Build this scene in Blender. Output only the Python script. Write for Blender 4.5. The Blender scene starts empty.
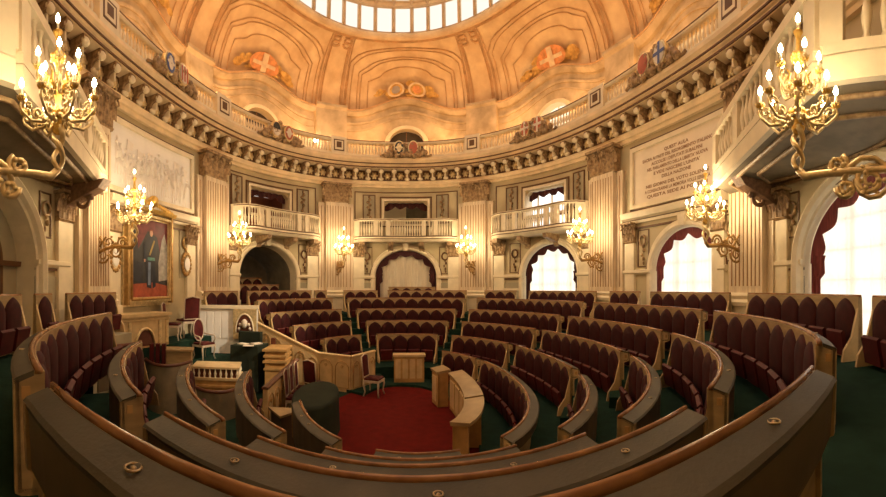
import bpy, math, random
from bisect import bisect_right
from math import sin, cos, pi, atan2, hypot, sqrt, radians
random.seed(7)
S = bpy.context.scene
C = S.collection

# ------------------------------------------------------------------ camera
# The photograph is a stitched wide view; a cylindrical panorama camera with a level horizon.
FPX, X0, YH = 368.38, 451.73, 288.21
CU, CV, H = -0.654, -8.029, 2.95          # camera spot in the room (room centre is the origin)
YAW = 0.199
cam = bpy.data.cameras.new('camera')
co = bpy.data.objects.new('camera', cam); C.objects.link(co); S.camera = co
co.location = (CU, CV, H); co.rotation_euler = (pi/2, 0, -YAW)
cam.type = 'PANO'
S.render.engine = 'CYCLES'
cam.panorama_type = 'CENTRAL_CYLINDRICAL'
cam.central_cylindrical_range_u_min = (0 - X0)/FPX
cam.central_cylindrical_range_u_max = (886 - X0)/FPX
cam.central_cylindrical_range_v_min = (YH - 497)/FPX
cam.central_cylindrical_range_v_max = YH/FPX
cam.central_cylindrical_radius = 1.0
cam.clip_start = .02

S.view_settings.view_transform = 'Standard'
S.view_settings.look = 'None'
S.view_settings.gamma = 1.0
S.view_settings.use_curve_mapping = False
S.view_settings.exposure = 0.45
S.cycles.max_bounces = 6
S.cycles.diffuse_bounces = 4
S.cycles.glossy_bounces = 2
S.cycles.transmission_bounces = 3
S.cycles.transparent_max_bounces = 6
S.cycles.sample_clamp_indirect = 4.0
S.cycles.caustics_reflective = False
S.cycles.caustics_refractive = False

w = bpy.data.worlds.new('world'); S.world = w; w.use_nodes = True
w.node_tree.nodes['Background'].inputs[0].default_value = (1, .93, .82, 1)
w.node_tree.nodes['Background'].inputs[1].default_value = .6

E_LANTERN, E_WINDOW = .85, 1.35
P_CANDLE, P_UP, P_SPOT = 125.0, 52.0, 5000.0

# ------------------------------------------------------------------ geometry of the oval room
NEXP = 2.195
class Curve:
    def __init__(s, a, b, n=2400):
        s.a, s.b = a, b; s.P = []; s.S = [0.0]
        for i in range(n+1):
            p = 2*pi*i/n; x, y = sin(p), cos(p)
            s.P.append((a*math.copysign(abs(x)**(2/NEXP), x), b*math.copysign(abs(y)**(2/NEXP), y)))
            if i: s.S.append(s.S[-1] + hypot(s.P[i][0]-s.P[i-1][0], s.P[i][1]-s.P[i-1][1]))
        s.L = s.S[-1]
    def pt(s, t):
        t %= s.L; i = min(max(bisect_right(s.S, t)-1, 0), len(s.P)-2)
        f = (t-s.S[i])/max(1e-9, s.S[i+1]-s.S[i])
        return (s.P[i][0]*(1-f)+s.P[i+1][0]*f, s.P[i][1]*(1-f)+s.P[i+1][1]*f)
    def tan(s, t):
        a, b = s.pt(t-.06), s.pt(t+.06); l = hypot(b[0]-a[0], b[1]-a[1])
        return ((b[0]-a[0])/l, (b[1]-a[1])/l)
    def at(s, t, d, z):                    # d > 0 towards the middle of the room
        p, q = s.pt(t), s.tan(t)
        return (p[0]+q[1]*d, p[1]-q[0]*d, z)
    def rot(s, t):
        q = s.tan(t); return atan2(q[1], q[0])
    def s_of(s, u, v):
        k = min(range(0, len(s.P)), key=lambda i: (s.P[i][0]-u)**2+(s.P[i][1]-v)**2)
        r = s.S[k]; return r if r < s.L/2 else r-s.L
WALL = Curve(7.03, 9.473)
W = WALL.at
def on(px, py, Z):                          # the point of height Z seen there
    t = FPX*(H-Z)/(py-YH); th = (px-X0)/FPX + YAW
    return (CU+t*sin(th), CV+t*cos(th))
def far(px, t):
    th = (px-X0)/FPX + YAW
    return (CU+t*sin(th), CV+t*cos(th))

# ------------------------------------------------------------------ materials
MATS = {}
def mat(name, col, rough=.6, metal=0, amt=.12, scale=3.0, bump=0, bscale=40, emit=0, stretch=None, col2=None, spec=.4):
    if name in MATS: return MATS[name]
    m = bpy.data.materials.new(name); m.use_nodes = True; MATS[name] = m
    nt = m.node_tree; N = nt.nodes; L = nt.links; b = N['Principled BSDF']
    b.inputs['Roughness'].default_value = rough; b.inputs['Metallic'].default_value = metal
    b.inputs['Specular IOR Level'].default_value = spec
    tc = N.new('ShaderNodeTexCoord'); mp = N.new('ShaderNodeMapping')
    L.new(tc.outputs['Object'], mp.inputs[0])
    if stretch: mp.inputs['Scale'].default_value = stretch
    no = N.new('ShaderNodeTexNoise'); no.inputs['Scale'].default_value = scale; no.inputs['Detail'].default_value = 4
    L.new(mp.outputs[0], no.inputs['Vector'])
    rp = N.new('ShaderNodeValToRGB'); L.new(no.outputs[0], rp.inputs[0])
    c2 = col2 or tuple(min(1, c*(1+amt)) for c in col)
    rp.color_ramp.elements[0].position = .32; rp.color_ramp.elements[1].position = .68
    rp.color_ramp.elements[0].color = tuple(c*(1-amt) for c in col)+(1,)
    rp.color_ramp.elements[1].color = tuple(c2)+(1,)
    L.new(rp.outputs[0], b.inputs['Base Color'])
    if bump:
        n2 = N.new('ShaderNodeTexNoise'); n2.inputs['Scale'].default_value = bscale; n2.inputs['Detail'].default_value = 3
        L.new(mp.outputs[0], n2.inputs['Vector'])
        bu = N.new('ShaderNodeBump'); bu.inputs['Strength'].default_value = bump; bu.inputs['Distance'].default_value = .02
        L.new(n2.outputs[0], bu.inputs['Height']); L.new(bu.outputs[0], b.inputs['Normal'])
    if emit:
        b.inputs['Emission Color'].default_value = tuple(col)+(1,); b.inputs['Emission Strength'].default_value = emit
    return m
STONE = mat('painted_plaster', (.52, .43, .26), .65, amt=.10, scale=1.2, bump=.08, bscale=25)
STONE2 = mat('grey_green_plaster', (.38, .33, .22), .65, amt=.12, scale=1.5)
PIL = mat('pilaster_marble', (.68, .53, .36), .4, amt=.2, scale=2.5, stretch=(6, 6, .6), col2=(.80, .66, .46))
GROOVE = mat('flute_groove', (.36, .20, .09), .6)
LINE = mat('gilded_line', (.13, .06, .022), .5)
CREAM = mat('cream_moulding', (.80, .69, .49), .5, amt=.08)
CORN = mat('cornice_stone', (.80, .62, .38), .5, amt=.14, scale=2)
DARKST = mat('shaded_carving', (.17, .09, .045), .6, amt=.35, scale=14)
CARVE = mat('carved_capital', (.26, .15, .07), .5, amt=.3, scale=9, col2=(.46, .31, .16))
DGILT = mat('dark_gilt', (.46, .28, .10), .4, metal=.5, amt=.25, scale=10)
GOLD = mat('gilt', (.80, .52, .14), .32, metal=.75, amt=.2, scale=10)
PALEGOLD = mat('pale_gilt', (.78, .62, .34), .35, metal=.55, amt=.2, scale=12)
MARBLE = mat('white_marble', (.90, .87, .82), .4, amt=.05, scale=2)
TABLET = mat('tablet_marble', (.80, .68, .52), .4, amt=.06, scale=2)
INK = mat('engraved_letters', (.26, .12, .05), .6)
DOME = mat('dome_plaster', (.84, .56, .30), .7, amt=.16, scale=1.6, bump=.05, bscale=12, col2=(.93, .70, .42))
DOMEL = mat('dome_line', (.66, .40, .20), .7, amt=.2, scale=3)
DRUM = mat('drum_plaster', (.54, .40, .24), .7, amt=.22, scale=1.8, col2=(.68, .53, .34))
WOOD = mat('cream_wood', (.36, .25, .12), .45, amt=.18, scale=3, stretch=(1, 1, 5))
WOODL = mat('pale_carved_wood', (.62, .45, .23), .45, amt=.14, scale=4)
WOODG = mat('honey_wood', (.46, .27, .10), .4, amt=.2, scale=4)
RAIL = mat('brown_rail', (.26, .11, .045), .22, amt=.25, scale=6, col2=(.38, .19, .08))
RAILD = mat('dark_rail', (.11, .035, .02), .35, amt=.2)
LEATH = mat('olive_leather', (.066, .056, .034), .6, amt=.22, scale=2.2, bump=.1, bscale=60, col2=(.098, .082, .052))
FASC = mat('brown_fascia', (.11, .08, .045), .5, amt=.2, scale=3)
RED = mat('crimson_velvet', (.040, .0035, .004), .75, amt=.3, scale=6, spec=.25)
REDS = mat('crimson_seat', (.070, .005, .005), .6, amt=.3, scale=5, spec=.3)
CARPET = mat('red_carpet', (.115, .007, .005), .9, amt=.16, scale=5, bump=.2, bscale=200, spec=.1)
GREEN = mat('green_carpet', (.012, .034, .022), .9, amt=.2, scale=6, bump=.2, bscale=200, spec=.1)
RUSSET = mat('russet_plaster', (.34, .12, .055), .7)
CLOTH = mat('green_baize', (.020, .026, .017), .85, amt=.2, scale=3, spec=.15)
DRAPE = mat('dark_red_drape', (.055, .008, .010), .7, amt=.3, scale=6, stretch=(4, 4, .5))
DRAPEL = mat('rose_drape', (.21, .045, .05), .7, amt=.3, scale=6, stretch=(4, 4, .5))
CURT = mat('cream_curtain', (.70, .62, .48), .8, amt=.1, scale=6, stretch=(5, 5, .4))
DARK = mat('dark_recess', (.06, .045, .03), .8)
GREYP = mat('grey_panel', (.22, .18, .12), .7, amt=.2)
BRASS = mat('brass', (.45, .34, .2), .3, metal=.8)
CHAIRW = mat('white_gilt_wood', (.55, .45, .33), .4, amt=.1)
WAX = mat('candle_wax', (.9, .85, .7), .5)
WHITEP = mat('heraldic_white', (.75, .66, .54), .5)
REDP = mat('heraldic_red', (.50, .13, .07), .5)
BLUEP = mat('heraldic_blue', (.10, .13, .30), .5)
BLACKP = mat('heraldic_black', (.03, .03, .03), .5)
MURALR = mat('mural_red', (.80, .34, .13), .7, amt=.25, scale=5)
MURALW = mat('mural_pale', (.92, .66, .42), .7, amt=.2, scale=4)
MURALG = mat('mural_ochre', (.74, .36, .08), .7, amt=.4, scale=5, col2=(.90, .56, .16))
MURALB = mat('mural_blue', (.42, .36, .34), .7, amt=.2, scale=5)
def glow(name, col, e, sample=True):
    m = bpy.data.materials.new(name); m.use_nodes = True; N = m.node_tree.nodes; N.clear()
    em = N.new('ShaderNodeEmission'); o = N.new('ShaderNodeOutputMaterial')
    em.inputs[0].default_value = tuple(col)+(1,); em.inputs[1].default_value = e
    m.node_tree.links.new(em.outputs[0], o.inputs[0])
    if not sample: m.cycles.emission_sampling = 'NONE'
    return m
DAY = glow('daylight_pane', (1, .95, .88), E_WINDOW)
DAYW = glow('warm_daylight_pane', (1, .86, .60), 1.1)
SKYP = glow('lantern_pane', (1, .90, .76), E_LANTERN)
FLAME = glow('flame', (1, .80, .45), 40, False)
LAMPG = glow('floodlamp', (1, .85, .55), 30, False)
def sheer():
    m = bpy.data.materials.new('sheer_curtain'); m.use_nodes = True; nt = m.node_tree; N = nt.nodes; N.clear()
    t = N.new('ShaderNodeBsdfTransparent'); d = N.new('ShaderNodeBsdfTranslucent'); x = N.new('ShaderNodeMixShader')
    o = N.new('ShaderNodeOutputMaterial'); d.inputs[0].default_value = (.95, .88, .76, 1); x.inputs[0].default_value = .9
    nt.links.new(t.outputs[0], x.inputs[1]); nt.links.new(d.outputs[0], x.inputs[2]); nt.links.new(x.outputs[0], o.inputs[0])
    return m
SHEER = sheer()

# ------------------------------------------------------------------ mesh helpers
class MB:
    def __init__(s): s.v = []; s.f = []; s.m = []; s.sm = []
    def add(s, vs, fs, mi=0, sm=False):
        k = len(s.v); s.v += [tuple(v) for v in vs]
        for f in fs: s.f.append(tuple(k+i for i in f)); s.m.append(mi); s.sm.append(sm)
        return s
    def box(s, x0, x1, y0, y1, z0, z1, mi=0):
        return s.add([(x, y, z) for z in (z0, z1) for x, y in ((x0, y0), (x1, y0), (x1, y1), (x0, y1))],
              [(3, 2, 1, 0), (4, 5, 6, 7), (0, 1, 5, 4), (1, 2, 6, 5), (2, 3, 7, 6), (3, 0, 4, 7)], mi)
    def grid(s, fn, nu, nv, mi=0, sm=False, flip=False):
        vs = [fn(i/nu, j/nv) for j in range(nv+1) for i in range(nu+1)]; q = nu+1
        fs = [(j*q+i, j*q+i+1, (j+1)*q+i+1, (j+1)*q+i) for j in range(nv) for i in range(nu)]
        if flip: fs = [f[::-1] for f in fs]
        return s.add(vs, fs, mi, sm)
    def tube(s, pts, r, n=6, mi=0, cap=True):
        vs = []; m = len(pts); rr = r if isinstance(r, (list, tuple)) else [r]*m
        up = None
        for i, p in enumerate(pts):
            a = pts[max(0, i-1)]; b = pts[min(m-1, i+1)]
            t = [b[k]-a[k] for k in range(3)]; l = sqrt(sum(c*c for c in t)) or 1; t = [c/l for c in t]
            if up is None: up = [0, 0, 1] if abs(t[2]) < .9 else [1, 0, 0]
            d = sum(up[k]*t[k] for k in range(3)); x = [up[k]-d*t[k] for k in range(3)]
            l = sqrt(sum(c*c for c in x)) or 1; x = [c/l for c in x]; up = x
            y = [t[1]*x[2]-t[2]*x[1], t[2]*x[0]-t[0]*x[2], t[0]*x[1]-t[1]*x[0]]
            for j in range(n):
                a_ = 2*pi*j/n; vs.append(tuple(p[k]+rr[i]*(x[k]*cos(a_)+y[k]*sin(a_)) for k in range(3)))
        fs = [(i*n+j, i*n+(j+1) % n, (i+1)*n+(j+1) % n, (i+1)*n+j) for i in range(m-1) for j in range(n)]
        if cap: fs += [tuple(range(n))[::-1], tuple((m-1)*n+j for j in range(n))]
        return s.add(vs, fs, mi, True)
    def lathe(s, prof, cx=0, cy=0, cz=0, n=10, mi=0):
        vs = [(cx+r*cos(2*pi*j/n), cy+r*sin(2*pi*j/n), cz+z) for r, z in prof for j in range(n)]
        fs = [(i*n+j, i*n+(j+1) % n, (i+1)*n+(j+1) % n, (i+1)*n+j) for i in range(len(prof)-1) for j in range(n)]
        return s.add(vs, fs, mi, True)
    def ball(s, x, y, z, rx, ry=None, rz=None, n=8, mi=0):
        ry = ry or rx; rz = rz or rx; m = max(4, n//2+1)
        return s.add([(x+rx*sin(pi*i/m)*cos(2*pi*j/n), y+ry*sin(pi*i/m)*sin(2*pi*j/n), z+rz*cos(pi*i/m)) for i in range(m+1) for j in range(n)],
                     [(i*n+j, (i+1)*n+j, (i+1)*n+(j+1) % n, i*n+(j+1) % n) for i in range(m) for j in range(n)], mi, True)
    def prism(s, poly, fa, fb, mi=0, sm=False):       # poly of 2-tuples, fa and fb place its two faces
        n = len(poly); vs = [fa(p) for p in poly]+[fb(p) for p in poly]
        fs = [tuple(range(n)), tuple(range(2*n-1, n-1, -1))]+[(i, i+n, (i+1) % n+n, (i+1) % n) for i in range(n)]
        return s.add(vs, fs, mi, sm)
    def map(s, fn): s.v = [fn(*v) for v in s.v]; return s
    def build(s, name, mats, parent=None, origin=None, local=False):
        me = bpy.data.meshes.new(name)
        if parent is not None and not local: o0 = ORG[parent.name]
        elif local: o0 = (0, 0, 0)
        elif origin: o0 = origin
        else:
            xs = [v[0] for v in s.v]; ys = [v[1] for v in s.v]; zs = [v[2] for v in s.v]
            o0 = ((min(xs)+max(xs))/2, (min(ys)+max(ys))/2, min(zs))
        me.from_pydata([(v[0]-o0[0], v[1]-o0[1], v[2]-o0[2]) for v in s.v], [], s.f)
        if not isinstance(mats, (list, tuple)): mats = [mats]
        for m in mats: me.materials.append(m)
        me.polygons.foreach_set('material_index', s.m); me.polygons.foreach_set('use_smooth', s.sm)
        me.validate(); me.update()
        o = bpy.data.objects.new(name, me); C.objects.link(o)
        if parent is not None: o.parent = parent
        elif not local: o.location = o0
        ORG[o.name] = o0
        return o
ORG = {}
def tag(o, label=None, cat=None, group=None, kind=None):
    if label: o['label'] = label
    if cat: o['category'] = cat
    if group: o['group'] = group
    if kind: o['kind'] = kind
    return o
def thing(name, loc, label, cat, group=None, rz=0):
    o = bpy.data.objects.new(name, None); C.objects.link(o); o.location = loc; o.rotation_euler = (0, 0, rz)
    o.empty_display_size = .1
    ORG[o.name] = tuple(loc); return tag(o, label, cat, group)
def struct(o): o['kind'] = 'structure'; return o
def inst(src, parent=None, loc=None, rz=None):       # a linked-mesh copy
    c = src.copy(); C.objects.link(c)
    if parent is not None: c.parent = parent
    if loc is not None: c.location = loc
    if rz is not None: c.rotation_euler = (0, 0, rz)
    return c
def kids(o): return [c for c in bpy.data.objects if c.parent == o]
def copy_tree(o, tree, loc, rz, label=None, group=None):
    c = o.copy(); C.objects.link(c); c.location = loc; c.rotation_euler = (0, 0, rz)
    if label: c['label'] = label
    if group: c['group'] = group
    def rec(src, dst):
        for ch in tree.get(src.name, []):
            d = ch.copy(); C.objects.link(d); d.parent = dst; rec(ch, d)
    rec(o, c); ORG[c.name] = tuple(loc)
    return c
def tree_of(root):
    t = {}; st = [root]
    while st:
        o = st.pop(); k = kids(o); t[o.name] = k; st += k
    return t
def arange(a, b, st):
    n = max(1, int(math.ceil(abs(b-a)/st-1e-6))); return [a+(b-a)*i/n for i in range(n+1)]
def sweep(mb, cur, s0, s1, prof, st=.3, mi=0, zf=None, caps=True, sm=False):   # prof: closed list of (d, z)
    ss = arange(s0, s1, st); n = len(prof); vs = []
    for s in ss:
        dz = zf(s) if zf else 0
        vs += [cur.at(s, d, z+dz) for d, z in prof]
    m = len(ss)
    fs = [(i*n+j, i*n+(j+1) % n, (i+1)*n+(j+1) % n, (i+1)*n+j) for i in range(m-1) for j in range(n)]
    if caps: fs += [tuple(range(n))[::-1], tuple((m-1)*n+j for j in range(n))]
    return mb.add(vs, fs, mi, sm)
def wbox(mb, s0, s1, d0, d1, z0, z1, mi=0, cur=None):
    return sweep(mb, cur or WALL, s0, s1, [(d0, z0), (d1, z0), (d1, z1), (d0, z1)], mi=mi)
def wframe(mb, s0, s1, z0, z1, t, d, mi=0):          # raised frame on the wall
    wbox(mb, s0, s1, 0, d, z0, z0+t, mi); wbox(mb, s0, s1, 0, d, z1-t, z1, mi)
    wbox(mb, s0, s0+t, 0, d, z0, z1, mi); wbox(mb, s1-t, s1, 0, d, z0, z1, mi)
def arch(mb, c, w, zs, h, zb, prof, mi=0, n=20, d0=0):  # prof: closed (radial, d); legs down to zb
    path = [(-1, zb)]+[(cos(pi-pi*i/n), None, sin(pi*i/n)) for i in range(n+1)]+[(1, zb)]
    k = len(prof); vs = []; m = 0
    for p in path:
        for r, d in prof:
            if len(p) == 2: vs.append(W(c+p[0]*(w+r), d0+d, p[1]))
            else: vs.append(W(c+p[0]*(w+r), d0+d, zs+p[2]*(h+r)))
        m += 1
    fs = [(i*k+j, i*k+(j+1) % k, (i+1)*k+(j+1) % k, (i+1)*k+j) for i in range(m-1) for j in range(k)]
    return mb.add(vs, fs, mi)
# ------------------------------------------------------------------ walls
PIL_S = [-21.7, -14.96, -9.25, -2.74, 4.08, 10.82, 16.85, 23.2]      # the eight pilasters along the wall
ZT = 7.74
def opening_top(o, s):
    if o['k'] == 'arch':
        q = max(0, 1-((s-o['c'])/o['w'])**2); return o['zs']+o['h']*sqrt(q)
    if o['k'] == 'win':                     # chamfered top corners
        e = o['w']-abs(s-o['c']); return o['zs']-max(0, .22-e)*.8
def wall_bay(name, s0, s1, ops, z0=0.0, z1=ZT, d=0.0, zf=None, mats=None, depth=.5):
    mb = MB(); ss = set(round(x, 4) for x in arange(s0, s1, .3))
    for o in ops:
        for i in range(25): ss.add(round(o['c']-o['w']*cos(pi*i/24), 4))
    ss = sorted(ss)
    for a, b in zip(ss, ss[1:]):
        if b-a < 1e-5: continue
        mid = (a+b)/2; cur = [(z0, z0)]; segs = []
        act = sorted([o for o in ops if abs(mid-o['c']) < o['w']], key=lambda o: o['zb'])
        for o in act:
            segs.append((cur[0], (o['zb'], o['zb']))); cur = [(opening_top(o, a), opening_top(o, b))]
        ta = z1+(zf(a) if zf else 0); tb = z1+(zf(b) if zf else 0)
        segs.append((cur[0], (ta, tb)))
        for (l, h) in segs:
            if h[0]-l[0] < 1e-4 and h[1]-l[1] < 1e-4: continue
            mb.add([W(a, d, l[0]), W(b, d, l[1]), W(b, d, h[1]), W(a, d, h[0])], [(0, 1, 2, 3)])
    for o in ops:                            # reveals
        pts = [(o['c']-o['w'], o['zb'])]+[(o['c']-o['w']*cos(pi*i/24), None) for i in range(25)]+[(o['c']+o['w'], o['zb'])]
        pts = [(s, z if z is not None else opening_top(o, s)) for s, z in pts]
        for (sa, za), (sb, zb) in zip(pts, pts[1:]):
            mb.add([W(sa, d, za), W(sb, d, zb), W(sb, d-depth, zb), W(sa, d-depth, za)], [(0, 1, 2, 3)], 1)
        a, b = pts[0], pts[-1]
        mb.add([W(a[0], d, a[1]), W(b[0], d, b[1]), W(b[0], d-depth, b[1]), W(a[0], d-depth, a[1])], [(0, 1, 2, 3)], 1)
    o = mb.build(name, mats or [STONE, CREAM]); return struct(o)
A = lambda c, w: dict(k='arch', c=c, w=w, zb=1.9, zs=3.48, h=1.28)
V = lambda c: dict(k='win', c=c, w=1.02, zb=5.3, zs=7.04)
BAY = {'far': (-2.74, 4.08, [A(.65, 1.46), V(.65)]),
       'far_left': (-9.17, -2.74, [A(-6.2, 1.5), V(-6.1)]),
       'far_right': (4.08, 10.82, [A(7.85, 1.42), V(7.6)]),
       'left': (-14.96, -9.17, []),
       'right': (10.82, 16.63, [dict(k='arch', c=14.3, w=1.36, zb=1.9, zs=3.48, h=1.22)]),
       'near_left': (-21.7, -14.96, [dict(k='arch', c=-18.4, w=1.5, zb=1.9, zs=3.45, h=1.5)]),
       'near_right': (16.63, 23.2, [dict(k='arch', c=20.15, w=1.75, zb=1.9, zs=3.45, h=1.5)]),
       'near': (23.2, WALL.L-21.7, [])}
for k, (a, b, ops) in BAY.items(): wall_bay('wall_'+k, a, b, ops)

# gallery drum behind the balustrade, with lunettes and an undulating ledge
DOFF = -.85
BC = [(-21.7, -14.96), (-14.96, -9.17), (-9.17, -2.74), (-2.74, 4.08), (4.08, 10.82), (10.82, 16.63), (16.63, 23.2), (23.2, WALL.L-21.7)]
def baypos(s):
    s = (s+21.7) % WALL.L - 21.7
    for i, (a, b) in enumerate(BC):
        if a <= s <= b: return i, (s-a)/(b-a)*2-1, b-a
    return 7, 0, 1
def ledge(s):
    i, t, l = baypos(s); x = abs(t)
    return .70*(.5+.5*cos(pi*min(1, x/.72)))
LN = []
for i, (a, b) in enumerate(BC):
    m = (a+b)/2; LN.append(dict(k='arch', c=m, w=.78, zb=9.3, zs=10.15, h=.72))
drum = wall_bay('wall_drum', -21.7, WALL.L-21.7, LN, 8.9, 11.4, DOFF, ledge, [DRUM, CREAM], .4)
mb = MB()
for i, o in enumerate(LN[:7]):
    arch(mb, o['c'], o['w'], o['zs'], o['h'], 9.0, [(0, .0), (0, .09), (.16, .09), (.2, .0)], d0=DOFF, n=16)
mb2 = MB()
sweep(mb2, WALL, -21.7, WALL.L-21.7, [(DOFF-.05, 11.36), (DOFF+.14, 11.36), (DOFF+.3, 11.5), (DOFF+.3, 11.58), (DOFF-.05, 11.58)], .2, zf=ledge, caps=False)
sweep(mb2, WALL, -21.7, WALL.L-21.7, [(DOFF+.24, 11.56), (DOFF+.33, 11.56), (DOFF+.33, 11.61), (DOFF+.24, 11.62)], .2, zf=ledge, caps=False, mi=2)
sweep(mb2, WALL, -21.7, WALL.L-21.7, [(DOFF-.05, 10.98), (DOFF+.06, 10.98), (DOFF+.08, 11.08), (DOFF-.05, 11.08)], .2, zf=ledge, caps=False, mi=1)
sweep(mb2, WALL, -21.7, WALL.L-21.7, [(DOFF-.05, 10.66), (DOFF+.05, 10.66), (DOFF+.05, 10.72), (DOFF-.05, 10.72)], .2, zf=lambda s: ledge(s)*1.1, caps=False, mi=1)
for s in PIL_S:
    for a in (-.62,):
        sweep(mb2, WALL, s-.7, s+.7, [(DOFF, 9.0), (DOFF+.3, 9.0), (DOFF+.3, 11.5), (DOFF+.42, 11.6), (DOFF+.42, 11.72), (DOFF, 11.72)], .35, mi=1)
        sweep(mb2, WALL, s-.5, s+.5, [(DOFF+.3, 9.6), (DOFF+.33, 9.6), (DOFF+.33, 11.2), (DOFF+.3, 11.2)], .35, mi=1)
struct(mb.build('trim_1', [CREAM])); struct(mb2.build('trim_2', [DRUM, DRUM, DOMEL]))
# lunette windows
for i, o in enumerate(LN[:7]):
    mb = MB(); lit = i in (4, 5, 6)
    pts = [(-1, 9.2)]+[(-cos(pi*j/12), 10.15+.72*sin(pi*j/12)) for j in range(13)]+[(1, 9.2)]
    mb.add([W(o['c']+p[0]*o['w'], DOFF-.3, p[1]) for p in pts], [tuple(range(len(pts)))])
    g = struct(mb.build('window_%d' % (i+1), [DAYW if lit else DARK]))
    mb = MB(); wbox(mb, o['c']-.02, o['c']+.02, DOFF-.3, DOFF-.25, 9.3, 10.85)
    for q in (9.9, 10.3): wbox(mb, o['c']-.7, o['c']+.7, DOFF-.3, DOFF-.26, q, q+.03)
    mb.build('glazing_bar', [CREAM if lit else DARKST], g)

# main entablature: architrave, bracket zone, cornice, gallery floor
mb = MB()
full = (-21.7, WALL.L-21.7)
sweep(mb, WALL, *full, [(-.1, 7.70), (.10, 7.70), (.12, 7.80), (.18, 7.82), (.20, 7.92), (.24, 7.97), (-.1, 7.97)], .3, caps=False)
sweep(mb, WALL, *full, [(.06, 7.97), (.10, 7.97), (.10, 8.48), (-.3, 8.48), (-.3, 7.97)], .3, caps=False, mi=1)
sweep(mb, WALL, *full, [(-.9, 8.48), (.50, 8.48), (.52, 8.60), (.57, 8.62), (.60, 8.74), (.66, 8.80), (.66, 8.90), (.60, 8.96), (-.9, 8.96)], .3, caps=False)
sweep(mb, WALL, *full, [(.50, 8.50), (.54, 8.50), (.54, 8.55), (.50, 8.55)], .3, caps=False, mi=2)
sweep(mb, WALL, *full, [(.57, 8.65), (.61, 8.65), (.61, 8.69), (.57, 8.69)], .3, caps=False, mi=2)
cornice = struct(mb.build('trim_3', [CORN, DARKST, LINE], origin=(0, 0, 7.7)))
# scroll bracket and rosette, copied along the frieze
mb = MB()
prof = [(0, 0), (-.10, .02), (-.16, .10), (-.13, .20), (-.2, .28), (-.36, .32), (-.42, .40), (-.40, .50), (0, .50)]
mb.prism(prof, lambda p: (-.11, p[0], p[1]), lambda p: (.11, p[0], p[1]))
mb.ball(0, -.36, .38, .13, .1, .1, 8, 1); mb.ball(0, -.14, .09, .13, .08, .08, 8, 1)
mb.box(-.03, .03, -.3, -.1, .1, .3, 1)
brk = mb.build('bracket', [CARVE, CREAM], cornice, local=True)
mb = MB(); mb.ball(0, -.04, 0, .12, .05, .12, 8)
for k in range(6): mb.ball(.12*cos(k*pi/3), -.03, .12*sin(k*pi/3), .055, .03, .055, 6)
ros = mb.build('rosette', [PALEGOLD], cornice, local=True)
nb = 84; first = True
for k in range(nb):
    s = -21.7+WALL.L*(k+.5)/nb
    if s > 24.5: continue
    p = W(s, .08, 7.98-7.7); r = WALL.rot(s)
    q = W(s+WALL.L/nb/2, .10, 8.23-7.7); r2 = WALL.rot(s+WALL.L/nb/2)
    if first: brk.location = p; brk.rotation_euler = (0, 0, r); ros.location = q; ros.rotation_euler = (0, 0, r2); first = False
    else: inst(brk, cornice, p, r); inst(ros, cornice, q, r2)

# ------------------------------------------------------------------ pilasters
def leaf(mb, mp, x, z, h, wd, out, mi=0):
    rows = [(0, 1, 0), (.35, 1.05, .02), (.7, .95, .06), (.92, .7, .14), (1.0, .35, .2), (.9, .2, .24)]
    vs = []
    for t, ww, o in rows:
        for e in (-1, -.4, 0, .4, 1): vs.append(mp(x+e*wd/2*ww, out+o*h*.8-.02*abs(e)+(.02 if e == 0 else 0), z+t*h))
    mb.add(vs, [(j*5+i, j*5+i+1, (j+1)*5+i+1, (j+1)*5+i) for j in range(5) for i in range(4)], mi, False)
def capital(mb, s, z0, z1, hw, d0):
    mp = lambda x, d, z: W(s+x, d, z)
    h = z1-z0
    sweep(mb, WALL, s-hw, s+hw, [(0, z0), (d0+.02, z0), (d0+.06, z0+.06*h), (d0+.02, z0+.1*h), (d0+.04, z0+.7*h), (d0+.14, z1-.12*h), (0, z1-.12*h)], .2)
    n = max(3, int(round(hw*2/.28)))
    for k in range(n): leaf(mb, mp, -hw+(k+.5)*2*hw/n, z0+.08*h, .42*h, 2*hw/n*.92, d0+.05)
    for k in range(n+1): leaf(mb, mp, -hw+k*2*hw/n, z0+.30*h, .45*h, 2*hw/n*.9, d0+.06)
    for sx in (-1, 1):
        for cx in (hw*1.02, hw*.28):
            pts = []
            for k in range(15):
                a = k/14*2.6*pi; r = (.17-.011*k)*h*.9
                pts.append(mp(sx*(cx+r*cos(a)*.8), d0+.13+.004*k, z1-.27*h+r*sin(a)))
            mb.tube(pts, .022*h/.8, 5)
    p = mp(0, d0+.18, z1-.12*h); mb.ball(p[0], p[1], p[2], .09*h, None, .08*h, 6)
    wbox(mb, s-hw*1.16, s+hw*1.16, 0, d0+.2, z1-.1*h, z1)
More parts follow.
